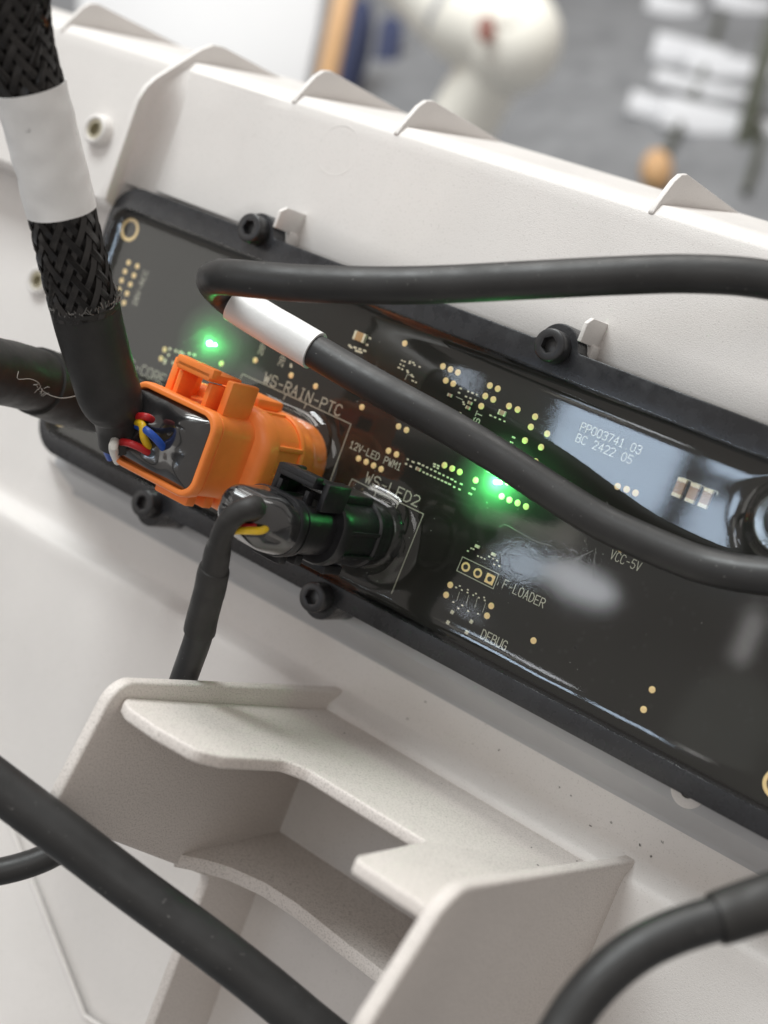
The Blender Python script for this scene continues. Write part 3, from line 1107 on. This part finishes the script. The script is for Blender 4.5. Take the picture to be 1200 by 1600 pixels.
text('WS-RAIN-PTC', (411, 597), (530, 650), 1.95, .2)
text('WS-LED2', (569.5, 753), (650, 795), 1.85, .2)
text('12V-LED PWM1', (545.7, 699), (624.5, 735), 1.25, .15)
text('PP003741.03', (906, 672), (1000, 708), 1.35, .15)
text('BC 2422 05', (899, 689.5), (985.7, 723), 1.35, .15)
text('F-LOADER', (784.6, 918.5), (847.6, 950.5), 1.5, .16)
text('DEBUG', (750.5, 996.6), (789, 1015.5), 1.55, .17)
text('VCC-5V', (952.5, 872), (997.5, 894), 1.45, .13)
text('WS-CORE', (190, 571), (257, 594), 2.0, .2)
text('28V-RCC', (213, 478), (231, 424), 1.1, .15)
text('28V-', (409.5, 555), (419, 526), 1.1, .14)
text('28V-', (441, 573.5), (451, 543), 1.1, .14)
text('RST', (744, 672), (754, 646), 1.15, .16)


def lines(polys, w):
    bm = bm_new()
    for pl in polys:
        add_stroke(bm, [onz(p)[:2] for p in pl], w)
    return obj('printed_outline', bm, SILK, mod, smooth=None, own=True)


lines([[(375.8, 591), (379, 584.5), (548.5, 662.7), (510, 768)], [(447.5, 615), (443, 624)], [(479, 630), (475, 638)]], .14)
lines([[(542.4, 764.6), (550.3, 748.5), (661.8, 803.2), (612, 927)], [(588, 767.5), (585, 775)], [(623, 785), (619, 794)]], .14)
lines([[(723, 870), (779.5, 897), (770.6, 920), (713.7, 891.5), (723, 870)]], .14)
lines([[(718, 925), (714, 938)], [(732.5, 930), (728.5, 944)], [(746, 934.5), (742, 950)], [(759, 942), (754, 957)]], .08)
lines([[(779, 910), (777, 914)], [(736, 660), (744, 664)], [(638, 585), (647, 589.5)], [(633, 593), (637, 584)], [(713, 620), (723, 624.5)]], .12)
lines([[(1066, 746), (1081, 752.5), (1080, 755)], [(1086, 754), (1101, 761), (1100, 764)], [(1106.5, 763), (1122, 769), (1120.5, 773)]], .16)

# board-side sockets
obj('plug_socket', loft_z([(0, *OC, 23, 17, 7), (5.0, *OC, 23, 17, 7), (6.0, *OC, 24.2, 17.8, 6.6), (17.2, *OC, 24.2, 17.8, 6.4)], 8), ORANGE, mod, smooth=40)
obj('plug_socket', loft_z([(0, *LC, 13.4, 10.8, 5), (4.4, *LC, 13.4, 10.8, 5), (5.0, *LC, 13.8, 10.8, 4.2), (18.2, *LC, 13.8, 10.6, 4.0)], 8), BLACKP, mod, smooth=40)
# raised ribs of the orange socket
ox, oy = OC
for (x, y, sx, sy) in ((12.1, 4.6, .9, .8), (12.1, -0.6, .9, .8), (12.1, -4.6, .9, .8), (6.0, 8.9, .9, .8), (0, 8.9, .9, .8), (5, -8.9, .9, .8), (-5, -8.9, .9, .8)):
    obj('socket_rib', box((ox + x, oy + y, 13.6), (sx, sy, 7.4), .15), ORANGE, mod)
obj('socket_band', loft_z([(8.6, *OC, 24.8, 18.4, 6.8), (8.9, *OC, 25.2, 18.8, 6.9), (9.7, *OC, 25.2, 18.8, 6.9), (10.0, *OC, 24.8, 18.4, 6.8)], 8), ORANGE, mod, smooth=40)
obj('socket_flange', loft_z([(16.8, *OC, 24.6, 18.0, 6.4), (17.2, *OC, 25.8, 19.0, 6.8), (19.4, *OC, 25.8, 19.0, 6.8), (20.2, *OC, 25.0, 18.2, 6.4), (20.9, *OC, 22.0, 16.2, 5.0)], 8), ORANGE, mod, smooth=50)
# black socket: rim, side blocks and feet
lx, ly = LC
obj('socket_flange', loft_z([(18.0, *LC, 13.9, 10.8, 4.2), (18.3, *LC, 14.8, 11.6, 4.6), (20.4, *LC, 14.8, 11.6, 4.6), (20.8, *LC, 14.2, 11.0, 4.4)], 8), BLACKP, mod, smooth=40)
obj('socket_band', loft_z([(8.2, *LC, 14.0, 10.9, 4.2), (8.5, *LC, 14.7, 11.6, 4.5), (9.1, *LC, 14.7, 11.6, 4.5), (9.4, *LC, 14.0, 10.9, 4.2)], 8), BLACKP, mod, smooth=40)
for (x, y) in ((6.9, 1.4), (6.9, -2.8)):
    obj('socket_rib', box((lx + x, ly + y, 13.4), (.7, .6, 9.4), .12), BLACKP, mod)
obj('latch_ramp', box((lx - .2, ly + 5.9, 13.4), (7.4, 1.8, 9.4), .4), BLACKP, mod, smooth=40)
obj('latch_ramp', box((ox - .2, oy + 9.9, 12.4), (9.0, 2.0, 7.6), .5), ORANGE, mod, smooth=40)
obj('socket_foot', box((lx + 1.0, ly - 6.4, 14.6), (6.4, 1.6, 5.4), .3), BLACKP, mod, smooth=40)

# ------------------------------------------------------------------ orange plug with braided cable
def P3(p, h):
    return tuple(onz(p, h))


def D3(p, d, r=None):
    q = far(p, d)
    return tuple(q) if r is None else (*q, r)


pl = thing('braided_cable', (ox, oy, 21), 'thick cable in a black braided sleeve, ending in the orange plug', 'cable')
bm = bm_new()
secs = [(20.6, 19.6, 15.0, 3.4), (22.2, 18.9, 14.4, 3.2), (28.6, 18.9, 14.4, 3.0), (28.9, 19.4, 14.9, 3.1), (29.6, 19.4, 14.9, 3.1), (29.75, 18.9, 14.4, 3.0), (30.05, 18.9, 14.4, 3.0),
        (30.2, 19.8, 15.2, 3.2), (31.6, 19.8, 15.2, 3.2), (32.0, 19.3, 14.7, 3.0), (32.1, 18.9, 14.3, 2.8), (32.1, 17.9, 13.3, 2.5), (31.9, 17.6, 13.0, 2.4), (30.0, 17.5, 12.9, 2.4)]
add_loft(bm, [[(x, y, s[0]) for x, y in rrect(ox, oy, s[1], s[2], s[3], 8)] for s in secs], True, True)
obj('plug_body', fix(bm), ORANGE, pl, smooth=38)
# sealant: uneven poured surface
bm = bm_new()
n = 40
gv = []
for j in range(n + 1):
    rr = []
    for i in range(n + 1):
        u, w = i / n * 2 - 1, j / n * 2 - 1
        x, y = ox + u * 8.7, oy + w * 6.4
        e = max(abs(u), abs(w))
        h = 31.3 + 1.25 * (1 - e ** 8) + .35 * noise.noise(Vector((x * .2, y * .2, 1.7))) * (1 - e ** 8)
        for bx, by, bh, bw in ((-29.6, 1.2, 1.5, 2.6), (-32.6, -2.6, 1.2, 2.8), (-23.0, 3.6, .8, 3.0), (-21.5, -2.8, .5, 2.6), (-28.2, -4.2, .5, 2.4)):
            h += bh * math.exp(-((x - bx) ** 2 + (y - by) ** 2) / bw ** 2) * (1 - e ** 8)
        rr.append(bm.verts.new((x, y, h)))
    gv.append(rr)
for j in range(n):
    for i in range(n):
        bm.faces.new((gv[j][i], gv[j][i + 1], gv[j + 1][i + 1], gv[j + 1][i]))
obj('sealant', bm, SEAL, pl, smooth=180)
# latch bridge on the +y side
lt = obj('latch', box((ox + .2, oy + 12.4, 26.4), (7.6, 1.5, 8.6), .3), ORANGE, pl, smooth=40)
obj('latch_bar', box((ox + .2, oy + 13.0, 29.6), (8.4, 1.8, 2.2), .3), ORANGE, lt, smooth=40)
for sx in (-5.9, 6.3):
    obj('latch_guard', box((ox + sx, oy + 10.0, 24.4), (1.5, 6.0, 7.4), .35), ORANGE, pl, smooth=40)
for sx in (-3.3, 3.4):
    obj('latch_post', box((ox + sx, oy + 9.2, 27.2), (1.0, 4.4, 4.2), .2), ORANGE, pl, smooth=40)
for zz in (27.6, 23.0):
    obj('plug_foot', box((ox + 3.0, oy - 8.0, zz), (7.6, 2.6, 2.4), .4), ORANGE, pl, smooth=40)

slv = [D3((-10, -900), 160, 5.3), D3((-4, -480), 172, 5.4), D3((8, -150), 186, 5.5), D3((14, -40), 192, 5.3), D3((26, 60), 198, 4.95), D3((58, 180), 204, 4.85), D3((89, 300), 210, 4.85), D3((112, 400), 215, 5.05), D3((134, 490), 220, 5.1), D3((141, 520), 222, 5.0)]
path = spline(slv, 14)
bm = fix(add_tube(bm_new(), path, [p[3] - .45 for p in path], 20))
br = obj('braided_sleeve', bm, CORE, pl, smooth=60)
vp = [Vector(p[:3]) for p in path]
TT, FR = frames(vp)
acc = [0.0]
for a, b in zip(vp, vp[1:]):
    acc.append(acc[-1] + (b - a).length)
total = acc[-1]


def along(s):
    i = max(0, min(len(acc) - 2, int(np.searchsorted(acc, s)) - 1))
    f = (s - acc[i]) / (acc[i + 1] - acc[i])
    return vp[i].lerp(vp[i + 1], f), FR[i][0].lerp(FR[i + 1][0], f), FR[i][1].lerp(FR[i + 1][1], f), path[i][3] * (1 - f) + path[i + 1][3] * f


NS = 16
PITCH = 54.0
S_END = acc[min(range(len(path)), key=lambda i: np.linalg.norm(far((134, 484), 219.8) - path[i][:3]))]
for sgn in (1, -1):
    for k in range(NS):
        bm = bm_new()
        steps = int(S_END / .55)
        for fil in range(4):
            off = (fil - 1.5) * 0.33
            pts = []
            for i in range(steps + 1):
                s = S_END * i / steps
                c, u, v2, r = along(s)
                a = 2 * math.pi * (k / NS) + sgn * 2 * math.pi * s / PITCH
                # over-two / under-two weave with the strands of the other hand
                ph = math.pi / 2 * (2 * k + sgn * 2 * NS * s / PITCH) - math.pi / 4
                rr = r + sgn * 0.2 * max(-1, min(1, 1.5 * math.cos(ph)))
                # filament offset runs across the strand
                aa = a + off / r / math.cos(math.atan(2 * math.pi * r / PITCH)) * 0.75
                pts.append(c + (u * math.cos(aa) + v2 * math.sin(aa)) * rr)
            add_tube(bm, pts, 0.18, 4, False)
        obj('strand', fix(bm), BRAID, br, smooth=80)

lab_old = [D3((40, 118), 201, 6.0), D3((47, 150), 202.5, 5.9), D3((68, 225), 206.3, 5.85), D3((90, 300), 210, 5.9), D3((99, 338), 212, 6.0)]
s0 = min(range(len(path)), key=lambda i: (far((45, 132), 202) - path[i][:3]) @ (far((45, 132), 202) - path[i][:3]))
s1 = min(range(len(path)), key=lambda i: (far((97, 330), 212) - path[i][:3]) @ (far((97, 330), 212) - path[i][:3]))
bm = bm_new()
lp = [Vector(p[:3]) for p in path[s0:s1 + 1]]
add_tube(bm, lp, [p[3] + .52 for p in path[s0:s1 + 1]], 40, False, 0.045)
add_tube(bm, lp, [p[3] + .25 for p in path[s0:s1 + 1]], 40, False, 0.0)
bm.verts.ensure_lookup_table()
nn = len(lp)
for e in (0, nn - 1):
    for k in range(40):
        i0, i1 = e * 40 + k, e * 40 + (k + 1) % 40
        bm.faces.new((bm.verts[i0], bm.verts[i1], bm.verts[nn * 40 + i1], bm.verts[nn * 40 + i0]))
lab_bm = fix(bm)
obj('label_sleeve', lab_bm, LABELW, pl, smooth=60)
hs = [D3((131, 468), 219, 5.65), D3((135, 490), 220.5, 5.55), D3((155, 565), 225, 5.35), D3((171, 615), 228, 5.3), D3((178, 632), 229.3, 4.95), D3((183, 644), 230.5, 4.35), D3((187, 665), 232.5, 4.05), D3((190, 692), 234.5, 3.95)]
obj('shrink_tube', tube(hs, None, 8, 36, 0.015), SHRINK, pl, smooth=60)
# frayed end of the braid at the shrink tube's mouth
bm = bm_new()
c0 = Vector(D3((133, 470), 219))
t0 = (Vector(D3((156, 570), 225)) - c0).normalized()
u0 = t0.orthogonal().normalized()
w0 = t0.cross(u0)
for k in range(170):
    a = random.random() * 2 * math.pi
    d = u0 * math.cos(a) + w0 * math.sin(a)
    p = c0 + d * random.uniform(5.15, 5.6) + t0 * random.uniform(-.2, .6)
    q = p - t0 * random.uniform(.3, 1.3) + d * random.uniform(-.2, .5) + d.cross(t0) * random.uniform(-.8, .8)
    add_tube(bm, [p, (p + q) / 2 + d * .1, q], 0.05, 3, False)
tag(obj('frayed_edge', fix(bm), plain('frayed_fibre', (0.30, 0.29, 0.28), 0.5), pl), kind='stuff')
# wires from the shrink tube into the sealant
for m, pts in ((WRED, [D3((205, 650), 230), D3((226, 651), 227), P3((236, 655), 33.6), P3((243, 664), 31.4), P3((248, 672), 29.6)]),
               (WRED, [D3((186, 690), 231), D3((200, 692), 228), P3((218, 699), 34.4), P3((236, 710), 32.0), P3((246, 718), 29.8)]),
               (WYEL, [D3((212, 660), 230), D3((222, 664), 226.5), P3((225, 684), 35), P3((234, 701), 32.2), P3((240, 709), 29.6)]),
               (WBLU, [D3((212, 664), 230), D3((228, 672), 226), P3((244, 686), 34.4), P3((258, 703), 31.8), P3((264, 711), 29.6)]),
               (WBLU, [D3((174, 684), 234), D3((168, 693), 233), P3((167, 704), 31.5), P3((172, 716), 29.5)]),
               (WWHT, [D3((180, 688), 230), D3((177, 698), 227.5), P3((179, 708), 33.5), P3((184, 720), 30)])):
    obj('wire', tube(pts, 0.66 if m is not WWHT else .8, 8, 12), m, pl)

# ------------------------------------------------------------------ black plug with its cable
bp = thing('plug_cable', (lx, ly, 21), 'thin black cable bending down from the small black plug', 'cable')
secs = [(20.4, 11.8, 8.6, 3.6), (28.6, 12.0, 8.7, 3.6), (28.7, 12.9, 9.5, 4.0), (29.4, 12.9, 9.5, 4.0), (29.5, 12.0, 8.8, 3.7), (30.0, 12.0, 8.8, 3.7), (30.1, 13.2, 9.8, 4.2), (31.4, 13.4, 10.0, 4.3), (31.9, 13.0, 9.7, 4.2)]
bm = bm_new()
add_loft(bm, [[(x, y, s[0]) for x, y in rrect(lx, ly, s[1], s[2], s[3], 8)] for s in secs])
obj('plug_body', fix(bm), BLACKP, bp, smooth=38)
rings = []
for k in range(15):
    t = k / 14 * math.pi / 2 * .985
    z, f = 31.6 + 7.6 * math.sin(t), math.cos(t) ** 0.62
    sx, sy = -1.6 * math.sin(t) ** 2, 0.8 * math.sin(t) ** 2
    rings.append([(lx + sx + (x - lx) * f + .35 * noise.noise(Vector((x * .3, y * .3, z * .3))), ly + sy + (y - ly) * f + .35 * noise.noise(Vector((y * .3, z * .3, x * .3))), z + .3 * noise.noise(Vector((x * .3, y * .3, 7)))) for x, y in rrect(lx, ly, 12.7, 9.4, 4.1, 8)])
bm = bm_new()
add_loft(bm, rings)
obj('sealant', fix(bm), SEAL, bp, smooth=70)
lt = obj('latch', box((lx + .2, ly + 7.6, 25.0), (7.2, 1.2, 7.6), .25), BLACKP, bp, smooth=40)
obj('latch_bar', box((lx + .2, ly + 8.3, 27.6), (7.4, 1.3, 2.4), .25), BLACKP, lt, smooth=40)
for sx in (-4.6, 5.0):
    obj('latch_guard', box((lx + sx, ly + 6.2, 23.6), (1.2, 4.6, 6.8), .3), BLACKP, bp, smooth=40)
for sx in (-2.6, 3.0):
    obj('latch_post', box((lx + sx, ly + 5.2, 27.6), (.8, 2.4, 2.0), .15), BLACKP, bp, smooth=40)
for zz in (29.0, 24.6):
    obj('plug_foot', box((lx + .6, ly - 5.2, zz), (6.0, 1.8, 2.0), .3), BLACKP, bp, smooth=40)

tip = (lx - 1.2, ly + 0.3, 36.5)
obj('inner_jacket', tube([(*tip, 2.0), D3((396, 793), 208, 1.95), D3((374, 800), 207.5, 1.8), D3((356, 817), 208.5, 1.75), D3((345, 842), 210.5, 1.75), D3((341, 866), 212.5, 1.8)], None, 10, 20, .03), SHRINK, bp, smooth=60)
obj('shrink_tube', tube([D3((342, 850), 211.3, 1.85), D3((340, 862), 212.3, 2.1), D3((336, 884), 214, 2.2), D3((334, 892), 214.6, 2.5), D3((327, 925), 217, 2.55), D3((316, 965), 220, 2.6), D3((312, 986), 221.5, 2.6)], None, 8, 24, .05), SHRINK, bp, smooth=60)
obj('cable_jacket', tube([D3((318, 960), 219.6, 2.3), D3((309, 998), 222.5, 2.3), D3((296, 1035), 226, 2.3), D3((278, 1085), 232, 2.3), D3((250, 1160), 242, 2.3), D3((245, 1215), 250, 2.3), D3((290, 1275), 257, 2.3)], None, 10, 20), CABLE, bp)
obj('wire', tube([D3((420, 822), 212), D3((408, 829), 209.5), D3((385, 829), 209.5), D3((362, 830), 210.5), D3((346, 838), 212), D3((341, 855), 213)], .62, 8, 10), WYEL, bp)
obj('wire', tube([D3((412, 815), 212), D3((392, 823), 210), D3((372, 823), 210.5), D3((352, 832), 212.5)], .55, 8, 10), WRED, bp)

# ------------------------------------------------------------------ left connector in its shrink tube, running out of frame
cx, cy = CC
ct = thing('shrouded_cable', (cx, cy, 1), 'thick black cable in overlapping shrink tubes at the tray\'s left end', 'cable')
obj('shrink_tube', tube([(cx, cy, 0.5, 5.9), (cx, cy, 8, 6.2), (cx + .4, cy + .5, 18, 6.5), (cx + 1.2, cy + 1.2, 25, 6.4), (cx + 1.8, cy + 1.6, 28.5, 6.3)], None, 8, 36, .03), SHRINK, ct, smooth=60)
obj('cable_boot', tube([(cx + 1, cy + 1.2, 23, 5.7), (cx + 2, cy + 1.8, 30, 5.75), (cx + 3.2, cy + 2.3, 38, 5.75), (cx + 4.5, cy + 2.6, 48, 5.7), (cx + 6, cy + 2.8, 66, 5.6), (cx + 9, cy + 2, 110, 5.6), (cx + 14, cy - 4, 180, 5.6)], None, 8, 36, .03), SHRINK, ct, smooth=60)
bm = bm_new()
fib = [D3((28, 590), 262), D3((40, 592), 262), D3((58, 593), 262.5), D3((65, 607), 262), D3((80, 619), 262.5), D3((100, 622), 263), D3((120, 620), 264)]
fib = [Vector(onz(p, h)) for p, h in (((29, 580), 43.5), ((28, 592), 43.6), ((46, 592), 41), ((60, 598), 38.8), ((66, 610), 37), ((82, 619), 35.2), ((100, 622), 33), ((122, 618), 30))]
add_tube(bm, [Vector(q) for q in spline(fib, 5)], .06, 4, False)
for k in range(9):
    q = Vector(fib[4]) + Vector((random.uniform(-1, 1), random.uniform(-1, 1), random.uniform(-.3, .6)))
    q2 = q + Vector((random.uniform(-1.2, 1.2), random.uniform(-1.2, 1.2), random.uniform(-.3, .6)))
    add_tube(bm, [q, (q + q2) / 2 + Vector((.2, .3, .1)), q2], .045, 4, False)
obj('stray_fibre', bm, DUST, ct)

# ------------------------------------------------------------------ looped cable over the board
lc = thing('looped_cable', tuple(far((700, 650), 214)), 'black cable that doubles back over the circuit board under a white label sleeve', 'cable')
RC = 2.85
loop = [D3((2300, 1050), 200), D3((1750, 720), 197), D3((1420, 520), 196), D3((1300, 462), 197), D3((1190, 436), 198), D3((1080, 428), 199), D3((960, 431), 200), D3((820, 438), 202), D3((700, 444), 204), D3((600, 446), 206), D3((480, 443), 209), D3((400, 437), 212), D3((356, 433), 215.5),
        D3((338, 434), 220), D3((334, 440), 226), D3((343, 452), 231), D3((365, 472), 232.5), D3((410, 500), 231), D3((470, 535), 228.5), D3((530, 571), 226), D3((620, 622), 222), D3((710, 672), 218.5), D3((790, 721), 215.5), D3((865, 770), 213), D3((943, 817), 210.5), D3((1040, 861), 207.5), D3((1110, 886), 205), D3((1205, 901), 201), D3((1400, 912), 194), D3((1800, 930), 182), D3((2300, 1010), 172)]
obj('cable_jacket', tube(loop, RC, 12, 28), CABLE, lc)
obj('label_sleeve', tube([D3((366, 472.5), 232.5, 3.2), D3((376, 479), 232.3, 3.25), D3((420, 506), 230.6, 3.3), D3((470, 535), 228.5, 3.3), D3((492, 548), 227.6, 3.3)], None, 10, 32, .012), LABELW, lc, smooth=60)

# ------------------------------------------------------------------ cables in the foreground
t = thing('foreground_cable', tuple(far((250, 1400), 203)), 'thick matt black cable crossing the lower left in front of the bracket', 'cable')
obj('cable_jacket', tube([D3((-1000, 500), 190), D3((-500, 850), 195), D3((-150, 1120), 199), D3((-60, 1185), 200.5), D3((40, 1260), 201.5), D3((130, 1328), 202), D3((210, 1389), 202), D3((300, 1455), 202), D3((390, 1524), 202), D3((470, 1590), 202), D3((600, 1700), 202), D3((900, 1980), 202), D3((1200, 2400), 204)], 3.55, 12, 28), CABLE, t)
t = thing('curled_cable', tuple(far((40, 1360), 235)), 'thinner black cable curling out from behind the thick one at lower left', 'cable')
obj('cable_jacket', tube([D3((-800, 1300), 240), D3((-350, 1362), 237), D3((-90, 1368), 236), D3((-30, 1366), 236), D3((25, 1356), 236.5), D3((75, 1338), 237.5), D3((115, 1312), 239), D3((160, 1265), 242), D3((200, 1200), 247)], 2.35, 12, 24), CABLE, t)
t = thing('corner_cable', tuple(far((1000, 1480), 165)), 'black cable bending out of a wider shrink tube at the lower right corner', 'cable')
obj('cable_jacket', tube([D3((2200, 1150), 180), D3((1700, 1255), 174), D3((1400, 1342), 169.5), D3((1230, 1400), 168), D3((1130, 1432), 167), D3((1050, 1458), 166), D3((985, 1492), 165), D3((930, 1540), 164), D3((885, 1600), 163), D3((840, 1690), 161), D3((780, 1900), 158), D3((760, 2300), 154)], 2.75, 12, 28), CABLE, t)
obj('shrink_tube', tube([D3((1118, 1436), 166.8, 3.15), D3((1135, 1431), 167, 3.3), D3((1190, 1412), 167.6, 3.4), D3((1290, 1380), 168.5, 3.5), D3((1420, 1335), 170, 3.5)], None, 8, 28, .02), SHRINK, t, smooth=60)

# ------------------------------------------------------------------ room behind, far out of focus
IMU = Vector(ROT.T @ np.array([0, -1, 0]))
IMR = Vector(ROT.T @ np.array([1, 0, 0]))
FWD = Vector(ROT.T @ np.array([0, 0, 1]))
UP = (IMU * 0.8 - FWD * 0.6).normalized()
SIDE = IMR
DEP = UP.cross(SIDE).normalized()
G0 = Vector(far((800, 150), 1200))


def onfloor(p, h=0.0):
    return Vector(on(p, np.array(G0 + UP * h), np.array(UP)))


bm = bm_new()
vs = [bm.verts.new(G0 + SIDE * a + DEP * b) for a, b in ((-2500, -2500), (2500, -2500), (2500, 2500), (-2500, 2500))]
bm.faces.new(vs)
tag(obj('floor', bm, CARPET, None, org=G0, smooth=None), 'grey carpet floor far behind the housing', 'floor', kind='structure')

# cream robot arm: upper joint housing, lower link
c = onfloor((770, 120), 120)
rb = thing('robot_arm', tuple(onfloor((740, 190))), 'cream white rounded robot arm joint blurred behind the housing', 'robot')


def blob(c, r, ax, n=24):
    bm = bm_new()
    rings = []
    for j in range(1, n):
        th = math.pi * j / n
        rings.append([Vector(c) + ax[0] * (r[0] * math.sin(th) * math.cos(2 * math.pi * k / n)) + ax[1] * (r[1] * math.sin(th) * math.sin(2 * math.pi * k / n)) + ax[2] * (r[2] * math.cos(th)) for k in range(n)])
    add_loft(bm, rings)
    return fix(bm)


AX = (IMR, IMU, FWD)
dj = 900
area_light('unseen_area_lamp', tuple(Vector(far((820, 60), 900)) + UP * 1000), tuple(onfloor((820, 100))), 700, 700, 9.0, (1.0, 0.985, 0.95))  # added lamp, brightens the robot and the floor behind
j0 = Vector(far((800, 62), dj))
obj('joint', blob(j0, (33, 35, 34), AX), ROBOT, rb, smooth=180)
j1 = Vector(far((735, 20), dj + 10))
obj('arm_shell', tube([(*Vector(far((640, -70), dj + 30)), 30), (*Vector(far((690, -20), dj + 20)), 32), (*j1, 34), (*Vector(far((790, 50), dj)), 32)], None, 8, 28), ROBOT, rb, smooth=180)
obj('arm_link', tube([(*Vector(far((775, 95), dj + 10)), 22), (*Vector(far((745, 150), dj + 30)), 23), (*Vector(far((700, 235), dj + 60)), 24), (*Vector(far((640, 340), dj + 100)), 24)], None, 8, 28), ROBOT, rb, smooth=180)
obj('badge', blob(Vector(far((760, 46), dj - 36)), (6, 9, 2), AX, 16), ROBRED, rb, smooth=180)
obj('button', blob(Vector(far((795, 22), dj - 33)), (9, 9, 2.5), AX, 16), ROBOT, rb, smooth=180)
obj('collar', tube([(*Vector(far((788, 78), dj + 2)), 26.5), (*Vector(far((778, 100), dj + 8)), 25.5)], None, 6, 28), PALE, rb, smooth=60)
obj('seam_ring', tube([(*Vector(far((718, 2), dj + 12)), 33.8), (*Vector(far((726, 9), dj + 11)), 34.6)], None, 4, 28), PALE, rb, smooth=60)
# pale panel at the top left
p0 = [far(p, d) for p, d in (((120, -60), 760), ((512, -60), 760), ((500, 40), 750), ((478, 140), 740), ((440, 300), 725), ((120, 300), 725))]
tag(obj('cabinet', prism([Vector(q) for q in p0], FWD * 30, 3), PALE), 'pale grey cabinet side blurred at the upper left', 'cabinet')
tag(obj('wooden_post', box(far((532, 20), 980), (16, 130, 16), 2, 2, ((IMR * .93 + IMU * .25).normalized(), (IMU * .97 + IMR * .2).normalized(), FWD)), WOOD), 'orange wooden post blurred beside the pale cabinet', 'post')
tag(obj('floor_bag', blob(onfloor((545, 95), 30), (18, 55, 30), ((IMR * .95 + IMU * .2).normalized(), (IMU * .97 + IMR * .22).normalized(), FWD)), NAVY), 'dark navy bag on the carpet next to the wooden post', 'bag')
tag(obj('folder', box(onfloor((607, 78), 6), (22, 46, 22), 5, 2, ((IMR * .97 - IMU * .1).normalized(), (IMU * .97 + IMR * .15).normalized(), UP)), NAVY), 'small navy box on the carpet left of the robot arm', 'box')
A1 = (IMR * .97 - IMU * .24).normalized()
B1 = (IMU * .93 + IMR * .25).normalized()
for p, s, lb in (((1075, 85), (66, 26, 8), 'white carton on the carpet, second row of the stack at upper right'), ((1140, 108), (78, 24, 8), 'wide white carton at the right of the carton rows'),
                 ((1035, 172), (58, 20, 8), 'low white carton nearest the housing rim'), ((1122, 195), (96, 26, 8), 'widest white carton in the lowest row on the carpet'),
                 ((1100, 140), (90, 14, 8), 'narrow white carton between the two wider rows'), ((1050, 12), (52, 20, 8), 'small white carton at the very top of the picture'), ((1160, 8), (60, 18, 8), 'white carton in the upper right corner beside the dark post')):
    c = onfloor(p, 4)
    tag(obj('carton', box(c, s, 1.5, 2, (A1, B1, A1.cross(B1).normalized())), PAPER, None, own=True), lb, 'carton', 'white cartons lying on the carpet')
tag(obj('metal_post', box(far((1182, 140), 1120), (14, 130, 14), 2, 2, ((IMR * .95 + IMU * .2).normalized(), (IMU * .95 + IMR * .25).normalized(), FWD)), DARKM), 'dark green post blurred at the right edge', 'post')
for a, b in (((1128, 20), (1000, 320)), ((1185, 160), (1165, 300))):
    va, vb = onfloor(a, 5), onfloor(b, 5)
    tag(obj('floor_cable', tube([tuple(va), tuple((va + vb) / 2 + SIDE * 6), tuple(vb)], 3.2, 10, 8), DARKM, None, own=True), 'thin dark cable lying across the carpet past the cartons' if a[0] < 1150 else 'short dark cable on the carpet below the green post', 'cable')
tag(obj('floor_block', blob(onfloor((1026, 268), 12), (12, 17, 12), (IMR, IMU, FWD), 14), WOOD), 'small orange wooden block on the carpet behind the rim', 'block')
